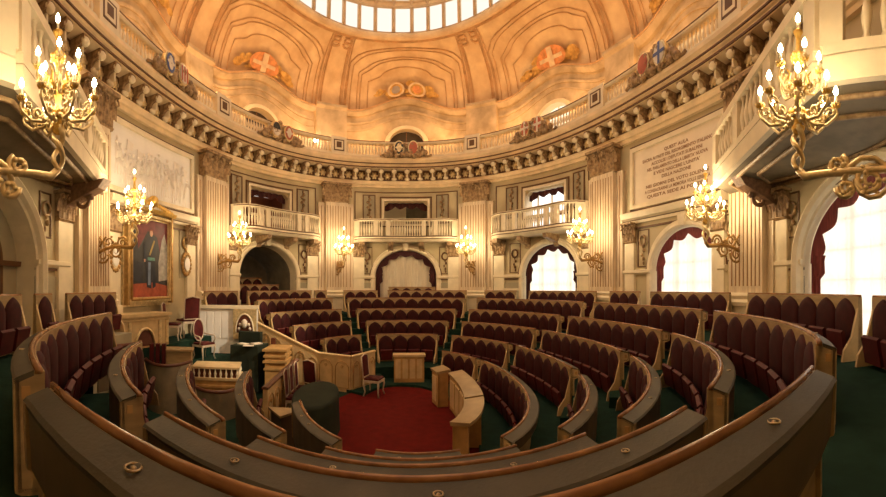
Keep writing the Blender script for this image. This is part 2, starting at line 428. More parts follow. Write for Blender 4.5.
for i, s in enumerate(PIL_S):
    mb = MB(); hw = .55 if s != -14.96 else .42
    sw = {-14.96: .58, 16.85: .74}.get(s, .86); wbox(mb, s-sw, s+sw, 0, .14, 1.9, 6.86); wbox(mb, s-hw, s+hw, .14, .30, 2.75, 6.86)
    for k in range(8):                        # flutes
        x = s-hw+.08+k*(2*hw-.16)/7
        sweep(mb, WALL, x-.016, x+.016, [(.28, 3.0), (.312, 3.0), (.312, 6.7), (.28, 6.7)], .1, mi=1)
    for x in (-.72, .72) if sw > .8 else ():
        sweep(mb, WALL, s+x-.018, s+x+.018, [(.12, 3.0), (.152, 3.0), (.152, 6.7), (.12, 6.7)], .1, mi=1)
    wbox(mb, s-sw-.04, s+sw+.04, 0, .36, 1.9, 2.55, 2)
    sweep(mb, WALL, s-sw-.04, s+sw+.04, [(0, 2.55), (.42, 2.55), (.44, 2.64), (.36, 2.7), (.40, 2.78), (.30, 2.85), (0, 2.85)], .3, mi=2)
    p = struct(mb.build('trim_%d' % (4+i), [PIL, GROOVE, CREAM]))
    mb = MB(); capital(mb, s, 6.86, 7.74, min(.62, sw-.02), .26); mb.build('capital', [CARVE], p)

# ------------------------------------------------------------------ wall relief in each bay
RND = [(0, 0), (0, .05), (.05, .10), (.13, .10), (.16, .06), (.21, .06), (.24, 0)]
def small_order(mb, mc, s, hw=.26):
    wbox(mb, s-hw, s+hw, 0, .10, 1.9, 4.40, 0)
    wbox(mb, s-hw-.04, s+hw+.04, 0, .15, 1.9, 2.5, 0)
    capital(mc, s, 4.40, 5.05, hw+.02, .1)
def wreath(mb, s, z, r=.17, drop=.9, mi=0):
    mb.tube([W(s+r*cos(a*pi/7), .05, z+r*1.15*sin(a*pi/7)) for a in range(15)], .035, 5, mi)
    for q in range(int(drop/.13)):
        p = W(s+.05*sin(q*2.2), .04, z-r*1.3-q*.13); mb.ball(p[0], p[1], p[2], .05 if q % 2 else .035, None, .07, 6, mi)
def garland(mb, s, z0, z1, mi=0):
    n = int((z1-z0)/.12)
    for q in range(n):
        p = W(s+.07*sin(q*2.6), .06, z1-.06-q*(z1-z0)/n); mb.ball(p[0], p[1], p[2], .075 if q % 3 else .05, None, .07, 6, mi)
    mb.tube([W(s, .045, z0+.03), W(s, .045, z1-.03)], .018, 4, mi)
def arch_bay(idx, a, b, c, wd, wc):
    m = MB(); cap = MB()
    arch(m, c, wd, 3.48, 1.28, 1.9, RND, 0, 24)
    arch(m, c, wd+.24, 3.48, 1.28, 3.48, [(0, 0), (0, .035), (.04, .035), (.04, 0)], 1, 24)
    # keystone
    m.prism([(-.1, 4.72), (.1, 4.72), (.16, 5.05), (-.16, 5.05)], lambda p: W(c+p[0], .0, p[1]), lambda p: W(c+p[0], .16, p[1]))
    for x0, x1 in ((a+.86, c-wd), (c+wd, b-.86)):
        if x1-x0 < .1: continue
        sweep(m, WALL, x0, x1, [(0, 3.38), (.06, 3.38), (.13, 3.44), (.13, 3.52), (0, 3.55)], .3)
        sweep(m, WALL, x0, x1, [(0, 3.33), (.05, 3.33), (.05, 3.375), (0, 3.375)], .3, mi=1)
        sweep(m, WALL, x0, x1, [(0, 2.0), (.03, 2.0), (.03, 3.2), (0, 3.2)], .3, mi=3)
        sweep(m, WALL, x0, x1, [(0, 2.85), (.07, 2.85), (.07, 2.95), (0, 2.95)], .3, mi=0)
    small_order(m, cap, a+1.14); small_order(m, cap, b-1.14)
    for sx in (-1, 1):                        # spandrel wreaths in a line frame
        s = c+sx*(wd+.42); wreath(m, s, 4.45, .15, .65, 1)
        wframe(m, min(s-.28, s+.28), max(s-.28, s+.28), 3.62, 4.9, .03, .03, 1)
    # upper storey: frames with hanging garlands on both sides of the opening
    wframe(m, wc-1.14, wc+1.14, 5.9, 7.18, .10, .10, 0); wframe(m, wc-1.24, wc+1.24, 5.85, 7.28, .05, .05, 1)
    for sx in (-1, 1):
        s = wc+sx*1.75; wframe(m, s-.3, s+.3, 6.0, 7.36, .04, .05, 1); garland(m, s, 6.1, 7.3, 4)
        s = wc+sx*1.75; wbox(m, s-.26, s+.26, 0, .02, 6.04, 7.32, 3)
    wframe(m, a+.95, b-.95, 5.3, 7.5, .035, .035, 1)
    o = struct(m.build('trim_%d' % idx, [CREAM, LINE, CREAM, STONE2, CARVE])); cap.build('capital', [CARVE], o)
arch_bay(12, -2.74, 4.08, .65, 1.46, .65)
arch_bay(13, -9.17, -2.74, -6.2, 1.5, -6.1)
arch_bay(14, 4.08, 10.82, 7.85, 1.42, 7.6)
# bays with the relief and the tablet
def panel_bay(idx, a, b, p0, p1, c, wd):
    m = MB(); cap = MB()
    wframe(m, p0-.14, p1+.14, 5.48, 7.44, .13, .12, 0); wframe(m, p0-.2, p1+.2, 5.42, 7.52, .05, .05, 1)
    sweep(m, WALL, a+.86, b-.86, [(0, 5.02), (.08, 5.02), (.10, 5.12), (.22, 5.18), (.26, 5.30), (.26, 5.36), (0, 5.42)], .3)
    sweep(m, WALL, a+.86, b-.86, [(0, 5.06), (.12, 5.12), (.12, 5.15), (0, 5.15)], .3, mi=1)
    sweep(m, WALL, a+.86, b-.86, [(0, 4.84), (.05, 4.84), (.05, 4.90), (0, 4.90)], .3, mi=1)
    small_order(m, cap, a+1.14, .22); small_order(m, cap, b-1.14, .22)
    if wd:
        arch(m, c, wd, 3.48, 1.22, 1.9, RND, 0, 24)
        arch(m, c, wd+.24, 3.48, 1.22, 3.48, [(0, 0), (0, .035), (.035, .035), (.035, 0)], 1, 24)
        m.prism([(-.1, 4.72), (.1, 4.72), (.16, 5.02), (-.16, 5.02)], lambda p: W(c+p[0], .0, p[1]), lambda p: W(c+p[0], .16, p[1]))
        for sx in (-1, 1):
            s = c+sx*(wd+.4); wreath(m, s, 4.45, .14, .65, 4); wframe(m, s-.26, s+.26, 3.62, 4.8, .03, .03, 1)
        for x0, x1 in ((a+.86, c-wd), (c+wd, b-.86)):
            sweep(m, WALL, x0, x1, [(0, 3.38), (.06, 3.38), (.13, 3.44), (.13, 3.52), (0, 3.55)], .3)
    o = struct(m.build('trim_%d' % idx, [CREAM, LINE, CREAM, STONE2, CARVE])); cap.build('capital', [CARVE], o)
panel_bay(15, -15.2, -9.25, -14.26, -10.4, 0, 0)
panel_bay(16, 10.82, 16.8, 12.15, 15.85, 14.3, 1.36)
# near bays with the large arches
for idx, a, b, c, wd in ((17, -21.7, -14.96, -18.4, 1.5), (18, 16.63, 23.2, 20.15, 1.75)):
    m = MB(); cap = MB()
    arch(m, c, wd, 3.45, 1.5, 1.9, [(0, 0), (0, .05), (.04, .08), (.08, .17), (.16, .22), (.24, .17), (.28, .08), (.32, .07), (.36, 0)], 0, 28)
    arch(m, c, wd+.30, 3.45, 1.5, 3.45, [(0, .06), (0, .09), (.03, .09), (.03, .06)], 1, 28)
    arch(m, c, wd+.36, 3.45, 1.5, 3.45, [(0, 0), (0, .04), (.04, .04), (.04, 0)], 1, 28)
    small_order(m, cap, a+1.08, .25); small_order(m, cap, b-1.0, .25)
    for sx in (-1, 1):
        s = c+sx*(wd+.34); wreath(m, s, 4.6, .12, .45, 4); wframe(m, s-.19, s+.19, 4.0, 4.95, .03, .03, 1)
    for x0, x1 in ((a+.86, c-wd), (c+wd, b-.86)):
        sweep(m, WALL, x0, x1, [(0, 3.38), (.06, 3.38), (.13, 3.44), (.13, 3.52), (0, 3.55)], .3)
        sweep(m, WALL, x0, x1, [(0, 3.32), (.05, 3.32), (.05, 3.37), (0, 3.37)], .3, mi=1)
        sweep(m, WALL, x0, x1, [(0, 2.0), (.03, 2.0), (.03, 3.2), (0, 3.2)], .3, mi=3)
    o = struct(m.build('trim_%d' % idx, [CREAM, LINE, CREAM, STONE2, CARVE])); cap.build('capital', [CARVE], o)

# ------------------------------------------------------------------ what closes the openings
def arch_sheet(mb, c, w, zs, h, zb, d, n=20, mi=0):
    pts = [(c-w, zb)]+[(c-w*cos(pi*j/n), zs+h*sin(pi*j/n)) for j in range(n+1)]+[(c+w, zb)]
    for (sa, za), (sb, zb_) in zip(pts[1:-2], pts[2:-1]):
        mb.add([W(sa, d, zb), W(sb, d, zb), W(sb, d, zb_), W(sa, d, za)], [(0, 1, 2, 3)], mi)
def arch_window(n, c, w, zs, h):
    mb = MB(); arch_sheet(mb, c, w+.1, zs, h+.1, 1.9, -.48); g = struct(mb.build('window_%d' % n, [DAY]))
    mb = MB()
    for x in (-.5, 0, .5): wbox(mb, c+x*w-.03, c+x*w+.03, -.46, -.40, 1.9, zs+h*sqrt(1-x*x))
    for z in (2.5, 3.1, 3.7, 4.3): wbox(mb, c-w*.95, c+w*.95, -.46, -.41, z, z+.04)
    mb.build('window_frame', [CREAM], g)
    return g
def drape_sheet(mb, c, w, zs, h, zb, d, amp=.04, f=9, mi=0):
    def fn(u, v):
        x = -w+2*w*u; top = zs+h*sqrt(max(0, 1-(x/w)**2)); z = zb+(top-zb)*v
        return W(c+x, d+amp*sin(u*f*2*pi)*(1-.4*v)+.015*sin(u*31), z)
    mb.grid(fn, 90, 8, mi, True)
arch_window(8, 7.85, 1.42, 3.48, 1.28); arch_window(9, 14.3, 1.36, 3.48, 1.22); arch_window(10, 20.15, 1.75, 3.45, 1.5)
mb = MB(); wbox(mb, 6.5, 8.7, -.5, -.46, 5.2, 7.1); g = struct(mb.build('window_11', [DAY]))
mb = MB()
for x in (6.9, 7.6, 8.3): wbox(mb, x-.03, x+.03, -.46, -.4, 5.3, 7.0)
mb.build('window_frame', [CREAM], g)
for c, w, zs, h, lab in ((7.85, 1.40, 3.48, 1.26, 'sheer white curtain glowing with daylight in the arch just right of the centre'),
                         (14.3, 1.34, 3.48, 1.20, 'sheer white curtain glowing in the arch under the inscribed tablet'),
                         (20.15, 1.72, 3.45, 1.48, 'tall sheer white curtain glowing in the large arch at the right edge')):
    mb = MB(); drape_sheet(mb, c, w, zs, h, 1.92, -.3, f=w*7)
    tag(mb.build('sheer_curtain', [SHEER]), lab, 'curtain')
mb = MB(); drape_sheet(mb, .65, 1.44, 3.48, 1.26, 1.92, -.32, f=9)
tag(mb.build('curtain', [CURT]), 'plain cream curtain hanging unlit in the central arch', 'curtain')
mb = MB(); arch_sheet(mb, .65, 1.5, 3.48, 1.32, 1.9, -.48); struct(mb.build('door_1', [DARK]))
# swags: a scalloped pelmet following the arch, side drapes gathered low
def valance(c, w, zs, h, lab, mt, drop=.32, n=7, sides=True, zlow=1.95):
    root = thing('valance', W(c, -.12, zs+h-.1), lab, 'drapery')
    mb = MB()
    def fn(u, v):
        a = pi-pi*u; R = 1-v*(drop*(.55+.45*abs(sin(u*n*pi))))/w
        return W(c+w*R*cos(a), -.14-.05*abs(sin(u*n*pi))*v, zs+h*(1-(1-R)*w/h*.95)*sin(a))
    mb.grid(fn, n*8, 4, 0, True)
    mb.build('swag', [mt], root)
    if sides:
        for sx in (-1, 1):
            m2 = MB()
            def g(u, v):
                wdt = .22*w/1.4*((.35+1.2*max(0, .92-v)*(1 if v > .72 else 0)+(.9*max(0, v-.55) if v > .72 else .12)))*2; x = w-.02-wdt*u
                return W(c+sx*x, -.15-.03*sin(u*16), zlow+(zs+.15-zlow)*v)
            m2.grid(g, 14, 14, 0, True); m2.build('side_drape', [mt], root)
valance(.65, 1.44, 3.48, 1.26, 'dark crimson scalloped valance around the central arch', DRAPE)
valance(7.85, 1.40, 3.48, 1.26, 'dark crimson scalloped valance over the bright arch right of the centre', DRAPE)
valance(14.3, 1.34, 3.48, 1.20, 'rose red scalloped valance in the arch under the inscribed tablet', DRAPEL, n=6)
valance(20.15, 1.73, 3.45, 1.48, 'rose red swagged valance in the large arch at the right edge', DRAPEL, drop=.34, n=7)
# upper openings
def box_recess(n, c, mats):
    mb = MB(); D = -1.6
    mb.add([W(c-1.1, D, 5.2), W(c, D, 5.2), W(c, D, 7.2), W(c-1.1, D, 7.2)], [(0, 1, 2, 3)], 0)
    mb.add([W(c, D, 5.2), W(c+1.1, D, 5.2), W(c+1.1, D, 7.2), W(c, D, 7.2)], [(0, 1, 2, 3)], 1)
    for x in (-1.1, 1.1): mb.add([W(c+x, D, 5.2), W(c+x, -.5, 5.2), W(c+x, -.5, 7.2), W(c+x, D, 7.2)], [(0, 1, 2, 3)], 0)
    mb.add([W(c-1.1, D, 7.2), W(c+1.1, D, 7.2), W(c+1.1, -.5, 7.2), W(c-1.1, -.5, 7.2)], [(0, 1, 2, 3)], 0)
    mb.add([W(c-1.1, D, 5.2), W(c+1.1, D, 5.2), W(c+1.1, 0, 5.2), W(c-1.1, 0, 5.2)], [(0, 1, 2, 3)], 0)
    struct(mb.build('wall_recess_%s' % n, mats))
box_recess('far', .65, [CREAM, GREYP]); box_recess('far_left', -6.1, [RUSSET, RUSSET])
for c, lab in ((.65, 'crimson lambrequin at the top of the upper opening above the central balcony'),
               (-6.1, 'crimson lambrequin in the upper opening above the left balcony'),
               (7.6, 'crimson lambrequin across the bright upper window above the right balcony')):
    mb = MB()
    mb.grid(lambda u, v: W(c-1.0+2*u, -.2-.03*sin(u*40), 7.03-v*(.16+.12*abs(sin(u*4*pi)))*(1.0+1.2*(abs(u-.5)*2)**6)), 48, 3, 0, True)
    tag(mb.build('lambrequin', [DRAPE]), lab, 'drapery')
# far left arch opens on a dim tribune; near left arch is a shallow blind niche
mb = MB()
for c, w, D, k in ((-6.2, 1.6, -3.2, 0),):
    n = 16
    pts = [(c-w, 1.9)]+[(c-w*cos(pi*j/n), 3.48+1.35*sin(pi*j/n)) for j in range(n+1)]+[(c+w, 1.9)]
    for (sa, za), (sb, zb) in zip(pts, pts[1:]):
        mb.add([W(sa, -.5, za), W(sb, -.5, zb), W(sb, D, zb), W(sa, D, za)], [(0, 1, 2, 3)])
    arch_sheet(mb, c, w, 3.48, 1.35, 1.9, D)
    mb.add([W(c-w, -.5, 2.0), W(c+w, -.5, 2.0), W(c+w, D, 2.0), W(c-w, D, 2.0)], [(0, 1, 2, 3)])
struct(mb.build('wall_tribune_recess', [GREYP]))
mb = MB(); arch_sheet(mb, -18.4, 1.55, 3.45, 1.55, 1.9, -.48, mi=0)
for r in (.45, 1.0): arch(mb, -18.4, r, 3.5, r*.95, 2.0, [(0, 0), (0, .05), (.05, .05), (.05, 0)], 1, 20, d0=-.48)
for q in (-1, -.35, .35, 1): wbox(mb, -18.4+q*.98-.02, -18.4+q*.98+.02, -.48, -.44, 2, 3.4, 1)
sweep(mb, WALL, -19.9, -16.9, [(-.48, 3.4), (-.36, 3.4), (-.34, 3.5), (-.48, 3.5)], .3, mi=1)
struct(mb.build('wall_niche', [STONE2, LINE]))

# ------------------------------------------------------------------ dome and lantern
AO, BO, ZO = 5.05, 7.85, 13.95
DW = Curve(7.03, 9.473)
def dome(s, v, off=0):
    i, t, l = baypos(s); b = W(s, DOFF, 11.5+ledge(s))
    u0, v0 = WALL.pt(s); top = (u0/7.03*AO, v0/9.473*BO)
    q = v*pi/2*.92; kx = (1-cos(q))/(1-cos(pi/2*.92)); kz = sin(q)/sin(pi/2*.92)
    r = 1-off/7.5
    return ((b[0]+(top[0]-b[0])*kx)*r, (b[1]+(top[1]-b[1])*kx)*r, b[2]+(ZO-b[2])*kz-off*.6)
mb = MB(); mb.grid(lambda u, v: dome(-21.7+WALL.L*u, v), 160, 14, 0, True)
ceiling = struct(mb.build('ceiling', [DOME], origin=(0, 0, 11.5)))
mb = MB()
def ribline(pts, r=.045, mi=0): mb.tube([dome(s, v, .03) for s, v in pts], r, 4, mi)
for i, (a, b) in enumerate(BC[:7]):
    m = (a+b)/2; l = b-a
    for q in (-.62, -.42, .42, .62): ribline([(a+q, .02+.96*k/12) for k in range(13)], .024, 0)
    for q in (-.52, -.47, .47, .52): ribline([(a+q, .02+.90*k/12) for k in range(13)], .012, 0)
    for k_, hw0, hw1, v1 in ((0, .40, .34, .80), (1, .375, .315, .77), (2, .33, .26, .68), (3, .31, .235, .65), (4, .26, .17, .55)):
        pts = [(m-hw0*l, .03+(v1-.1)*k/6) for k in range(6)]
        pts += [(m-hw1*l*cos(pi*k/14)*(1 if k not in (0, 14) else 1.05), v1-.10+.10*sin(pi*k/14)) for k in range(15)]
        pts += [(m+hw0*l, .03+(v1-.1)*k/6) for k in range(5, -1, -1)]
        ribline(pts, .02 if k_ else .03, 0)
    for sx in (-1, 1):                      # scrolls where the ribs meet the ring
        for k_ in range(3):
            ribline([(a+(sx*(.25+.2*cos(t/8*5))*(1-.05*t)) if 0 else a+sx*(.3+.18*cos(t*.7)), .78+.05*k_+.03*sin(t*.7)) for t in range(9)], .05, 0)
ribs = mb.build('rib', [DOMEL], ceiling); ribs['kind'] = 'stuff'
# painted shields on the dome
def dpatch(mb, m, v, pts, off, mi): mb.add([dome(m+x, v+z, off) for x, z in pts], [tuple(range(len(pts)))], mi)
def ell(cx, cz, rx, rz, n=16): return [(cx+rx*cos(2*pi*k/n), cz+rz*sin(2*pi*k/n)) for k in range(n)]
def dell(mb, m, v, cx, cz, rx, rz, off, mi, n=18):
    vs = [dome(m+cx, v+cz, off)]+[dome(m+cx+rx*cos(2*pi*k/n), v+cz+rz*sin(2*pi*k/n), off) for k in range(n)]
    mb.add(vs, [(0, k+1, (k+1) % n+1) for k in range(n)], mi)
SH = {0: ('oval', 3), 1: ('cross', 0), 2: ('cross', 0), 3: ('pair', 0), 4: ('cross', 0), 5: ('oval', 0), 6: ('cross', 0)}
for i, (a, b) in enumerate(BC[:7]):
    m = (a+b)/2; v = .20; mb = MB(); rr = random.Random(i)
    for k in range(34):
        x = rr.uniform(-1.35, 1.35); z = rr.uniform(-.10, .16)*(1-abs(x)/1.8)
        dell(mb, m, v, x, z, rr.uniform(.12, .30), rr.uniform(.02, .05), .10+.003*k, 2, 9)
    if SH[i][0] == 'cross':
        dell(mb, m, v, 0, .03, .72, .14, .20, 0)
        for px in ((-.13, -.10, .13, .16), (-.55, .005, .55, .055)):
            dpatch(mb, m, v, [(px[0], px[1]), (px[2], px[1]), (px[2], px[3]), (px[0], px[3])], .215, 1)
    else:
        for cx, c0, c1 in ((-.48, 3, 1), (.48, 1, 0)):
            dell(mb, m, v, cx, .03, .40, .11, .20, 1); dell(mb, m, v, cx, .03, .30, .085, .21, 2)
            dell(mb, m, v, cx, .03, .2, .06, .22, c0 if c0 == 3 else 0)
    mb.build('painted_shield', [MURALR, MURALW, MURALG, MURALB], ceiling)
# lantern ring, its drum of panes, and its top
mb = MB()
def oring(r0, r1, z, n=96):
    return None
def ocur(k, z, n=96):
    out = []
    for i in range(n):
        a = 2*pi*i/n; x, y = sin(a), cos(a)
        out.append(((AO+k)*math.copysign(abs(x)**(2/NEXP), x), (BO+k)*math.copysign(abs(y)**(2/NEXP), y), z))
    return out
def loft(mb, rings, mi=0):
    n = len(rings[0]); vs = [p for r in rings for p in r]
    mb.add(vs, [(j*n+i, j*n+(i+1) % n, (j+1)*n+(i+1) % n, (j+1)*n+i) for j in range(len(rings)-1) for i in range(n)], mi, False)
loft(mb, [ocur(.25, 13.86), ocur(.18, 13.74), ocur(.08, 13.72), ocur(.0, 13.78), ocur(-.04, 13.86), ocur(-.02, 13.95), ocur(.05, 14.0)])
loft(mb, [ocur(.42, 13.84), ocur(.36, 13.76), ocur(.30, 13.84)], 1)
loft(mb, [ocur(.0, 14.0), ocur(.05, 14.0)]); loft(mb, [ocur(-.06, 14.95), ocur(-.16, 14.95), ocur(-.2, 15.12), ocur(-.1, 15.12)])
struct(mb.build('trim_19', [DOME, DOMEL]))
mb = MB()
loft(mb, [ocur(.08, 13.95), ocur(.08, 14.0), ocur(.0, 14.95), ocur(-.1, 15.1), ocur(-.55, 16.0), ocur(-1.6, 16.9), ocur(-3.5, 17.4)])
r = ocur(-3.5, 17.4); mb.add(r, [tuple(range(len(r)))])
win = struct(mb.build('window_12', [SKYP]))
mb = MB(); n = 48
for k in range(n):
    R = [ocur(q, z, n)[k] for q, z in ((.0, 13.98), (-.06, 14.95), (-.2, 15.1), (-.66, 16.0), (-1.7, 16.86), (-3.5, 17.3))]
    mb.tube(R, .085, 4)
for q, z in ((-.12, 14.98), (-.2, 15.15), (-.72, 16.05)): mb.tube([p for p in ocur(q, z, 64)]+[ocur(q, z, 64)[0]], .06, 4)
mb.build('window_frame', [mat('lantern_frame', (.70, .50, .30), .5)], win)
# ------------------------------------------------------------------ floor and tiers
RING = {1: Curve(2.218, 3.761), 2: Curve(3.171, 4.677), 3: Curve(3.978, 5.593), 4: Curve(4.64, 6.509), 5: Curve(5.15, 7.425), 6: Curve(6.5, 8.62), 7: Curve(6.62, 9.2)}
LIP = {1: 1.025, 2: 1.383, 3: 1.766, 4: 2.153, 5: 2.555, 6: 2.85, 7: 2.98}
FL = {1: .08, 2: .44, 3: .82, 4: 1.20, 5: 1.60, 6: 1.92, 7: 2.0}
RING0 = Curve(1.32, 2.95)
mb = MB(); n = 96
mb.add([(7.6*sin(2*pi*i/n), 10.2*cos(2*pi*i/n), 0) for i in range(n)], [tuple(range(n))])
mb.add([(7.6*sin(2*pi*i/n), 10.2*cos(2*pi*i/n), -.1) for i in range(n)], [tuple(range(n))])
struct(mb.build('floor', [GREEN]))
def cpt(c, ph, z):
    x, y = sin(ph), cos(ph)
    return (c.a*math.copysign(abs(x)**(2/NEXP), x), c.b*math.copysign(abs(y)**(2/NEXP), y), z)
PH0, PH1 = radians(-50), radians(231)
order = [(RING0, RING[1], FL[1])]+[(RING[i-1], RING[i], FL[i]) for i in range(2, 6)]+[(RING[5], Curve(7.1, 9.6), FL[6])]
for k, (ca, cb, z) in enumerate(order):
    mb = MB(); m = 80; zl = 0 if k == 0 else order[k-1][2]
    ph = [PH0+(PH1-PH0)*i/m for i in range(m+1)]
    if k == 5: ph = [radians(-50)+(radians(238)-radians(-50))*i/m for i in range(m+1)]
    A_ = [cpt(ca, p, zl) for p in ph]; B_ = [cpt(ca, p, z) for p in ph]; D_ = [cpt(cb, p, z) for p in ph]; E_ = [cpt(cb, p, 0) for p in ph]
    vs = A_+B_+D_; q = m+1
    mb.add(vs, [(j*q+i, j*q+i+1, (j+1)*q+i+1, (j+1)*q+i) for j in range(2) for i in range(m)])
    for e in (0, -1):
        a, b = B_[e], D_[e]; mb.add([(a[0], a[1], 0), (b[0], b[1], 0), b, a], [(0, 1, 2, 3)])
    struct(mb.build('floor_tier', [GREEN]))
mb = MB(); m = 20; ph = [radians(238)+radians(24)*i/m for i in range(m+1)]
R6a, R7a = Curve(6.0, 8.1), Curve(7.1, 9.6)
vs = [cpt(R6a, p, 0) for p in ph]+[cpt(R6a, p, FL[6]) for p in ph]+[cpt(R7a, p, FL[6]) for p in ph]; q = m+1
mb.add(vs, [(j*q+i, j*q+i+1, (j+1)*q+i+1, (j+1)*q+i) for j in range(2) for i in range(m)])
struct(mb.build('floor_tier', [STONE2]))
# aisle steps: half-height treads where the gangways cross a riser
AISLE_DEG = [102.5, 69, 34, 22.5, -36.3, -78, -106.5]
mb = MB()
for deg in (104.3, 67.5, 28, -36.5, -77.5, -106):
    for k in range(2, 7):
        c = order[k-1][0] if k < 6 else RING[5]
        a = radians({28: {2: 28.5, 3: 23, 4: 17, 5: 10.5, 6: 10}[k] if deg == 28 else 0}.get(deg, deg)) if deg == 28 else radians(deg)
        ca, sa = cos(a), sin(a)
        r = 1/(abs(ca/c.a)**NEXP+abs(sa/c.b)**NEXP)**(1/NEXP)
        zl, zh = order[k-2][2], order[k-1][2]
        p = (r*ca, r*sa); t = (-sa, ca); hw = .3; dpt = .3
        q = [(p[0]+t[0]*e*hw-ca*d, p[1]+t[1]*e*hw-sa*d) for e, d in ((-1, 0), (1, 0), (1, dpt), (-1, dpt))]
        mb.prism(q, lambda v: (v[0], v[1], zl), lambda v: (v[0], v[1], (zl+zh)/2))
struct(mb.build('floor_step', [GREEN]))
mb = MB(); n = 64
vs = [(-.35+1.95*sin(2*pi*i/n) if 0 else 0, 0, 0) for i in range(n)]
c_ = Curve(1.95, 3.55)
pts = [cpt(c_, 2*pi*i/n, .012) for i in range(n)]
pts = [(min(x, 1.9)-.18, max(y, -4.0)-.62, z) for x, y, z in pts]
mb.prism([(p[0], p[1]) for p in pts], lambda p: (p[0], p[1], .002), lambda p: (p[0], p[1], .016))
tag(mb.build('carpet', [CARPET]), 'red carpet covering the oval floor in the middle of the chamber', 'carpet')

# ------------------------------------------------------------------ curved benches
mb = MB()                                   # padded pointed panel, seen from the middle of the room
def gothic(w, zb, zsp, zt, n=7):
    L_ = [(-w, zb)]+[(w-2*w*cos(k/n*pi/3), zsp+(zt-zsp)*sin(k/n*pi/3)/sin(pi/3)) for k in range(n+1)]
    return L_+[(-x, z) for x, z in L_[-2::-1]]
P0 = gothic(.241, -.80, -.30, -.045); P1 = gothic(.205, -.78, -.31, -.085); P2 = gothic(.10, -.70, -.33, -.16)
k = len(P0)
mb.add([(x, -.03, z) for x, z in P0]+[(x, -.065, z) for x, z in P0]+[(x, -.09, z) for x, z in P1]+[(x, -.105, z) for x, z in P2],
       [(j*k+i, j*k+(i+1) % k, (j+1)*k+(i+1) % k, (j+1)*k+i) for j in range(3) for i in range(k)]+[tuple(3*k+i for i in range(k))], 0, True)
CUSH = mb.build('back_cushion', [RED], local=True)
mb = MB()                                   # tipped-up seat
pr = [(-.14, -.86), (-.20, -.52), (-.23, -.50), (-.27, -.53), (-.21, -.86)]
mb.prism(pr, lambda p: (-.19, p[0], p[1]), lambda p: (.19, p[0], p[1]))
SEAT = mb.build('seat', [REDS], local=True)
for q in (CUSH, SEAT): C.objects.unlink(q)
def bench(rk, s0, s1, label, group, face=True, desk=True, zoff=0, seats=True, ins=False, dw=.15, deep=False):
    cur = RING[rk]; L = LIP[rk]+zoff; F = FL[rk]+zoff; fh = .30 if not face else (.60 if deep else .19)
    root = thing('bench', cur.at((s0+s1)/2, -.1, F), label, 'bench', group)
    o = ORG[root.name]
    mb = MB(); sweep(mb, cur, s0, s1, [(.0, F), (.04, F), (.035, L-.02), (-.02, L-.02), (-.03, F)], .25); mb.build('backboard', [WOOD], root)
    mb = MB(); rw = .42 if (not face and rk == 5) else (.55 if not face else .7)
    sweep(mb, cur, s0-.01, s1+.01, [(-.022*rw, L-.03), (.03*rw, L-.03), (.034*rw, L-.012), (.026*rw, L+.003), (.004, L+.008), (-.018*rw, L+.003)], .2, sm=True)
    mb.build('rail', [RAIL], root)
    if desk:
        mb = MB(); sweep(mb, cur, s0, s1, [(-.02, L-.04), (-.02, L-.012), (-dw, L-.045), (-dw-.015, L-.06), (-dw-.01, L-.08)], .25); mb.build('desk_top', [LEATH], root)
        mb = MB(); sweep(mb, cur, s0, s1, [(-dw+.015, L-.07), (-dw-.005, L-.07), (-dw+.01, L-fh), (-dw+.03, L-fh)], .25)
        sweep(mb, cur, s0, s1, [(.0, L-fh-.02), (-dw+.01, L-fh-.02), (-dw+.01, L-fh), (.0, L-fh)], .3)
        mb.build('desk_front', [FASC], root)
    for s, e in ((s0, 1), (s1, -1)):
        mb = MB()
        pr = [(.0, L-.01), (-.03, L-.03)]+([(-dw-.015, L-.06), (-dw-.005, L-fh-.02), (-.05, L-fh-.05)] if desk else [])+[(-.05, F), (.30, F), (.27, F+.16), (.14, F+.34), (.10, F+.5), (.05, L-.25)]
        sweep(mb, cur, s-.0, s+e*.045, pr, 1)
        mb.build('end_panel', [WOODL if face and not deep else WOOD], root)
        if desk:
            mb = MB(); sweep(mb, cur, s-e*.006, s, [(-dw*.55-.022, L-.15), (-dw*.55+.022, L-.15), (-dw*.55+.022, L-.09), (-dw*.55-.022, L-.09)], 1); mb.build('number_plate', [WOODG], root)
    if face:
        n = max(1, int(round((s1-s0-.12)/.485))); st = (s1-s0-.12)/n
        for k in range(n):
            s = s0+.06+(k+.5)*st; r = cur.rot(s); sc = (st/.485, 1, 1)
            p = cur.at(s, 0, L); c = inst(CUSH, root, (p[0]-o[0], p[1]-o[1], p[2]-o[2]), r); c.scale = sc
            if seats: c = inst(SEAT, root, (p[0]-o[0], p[1]-o[1], p[2]-o[2]), r); c.scale = sc
    if ins:
        for s in arange(s0+.7, s1-.7, 1.6)[:]:
            mb = MB(); p = cur.at(s, -dw*.55, L-.024)
            mb.tube([(p[0]+.02*cos(a*pi/6), p[1]+.02*sin(a*pi/6), p[2]) for a in range(13)], .004, 5, cap=False); mb.ball(p[0], p[1], p[2]-.004, .010, None, .008, 6)
            mb.build('inkwell', [BRASS], root)
    return root
ORD = {1: 'first', 2: 'second', 3: 'third', 4: 'fourth', 5: 'fifth'}
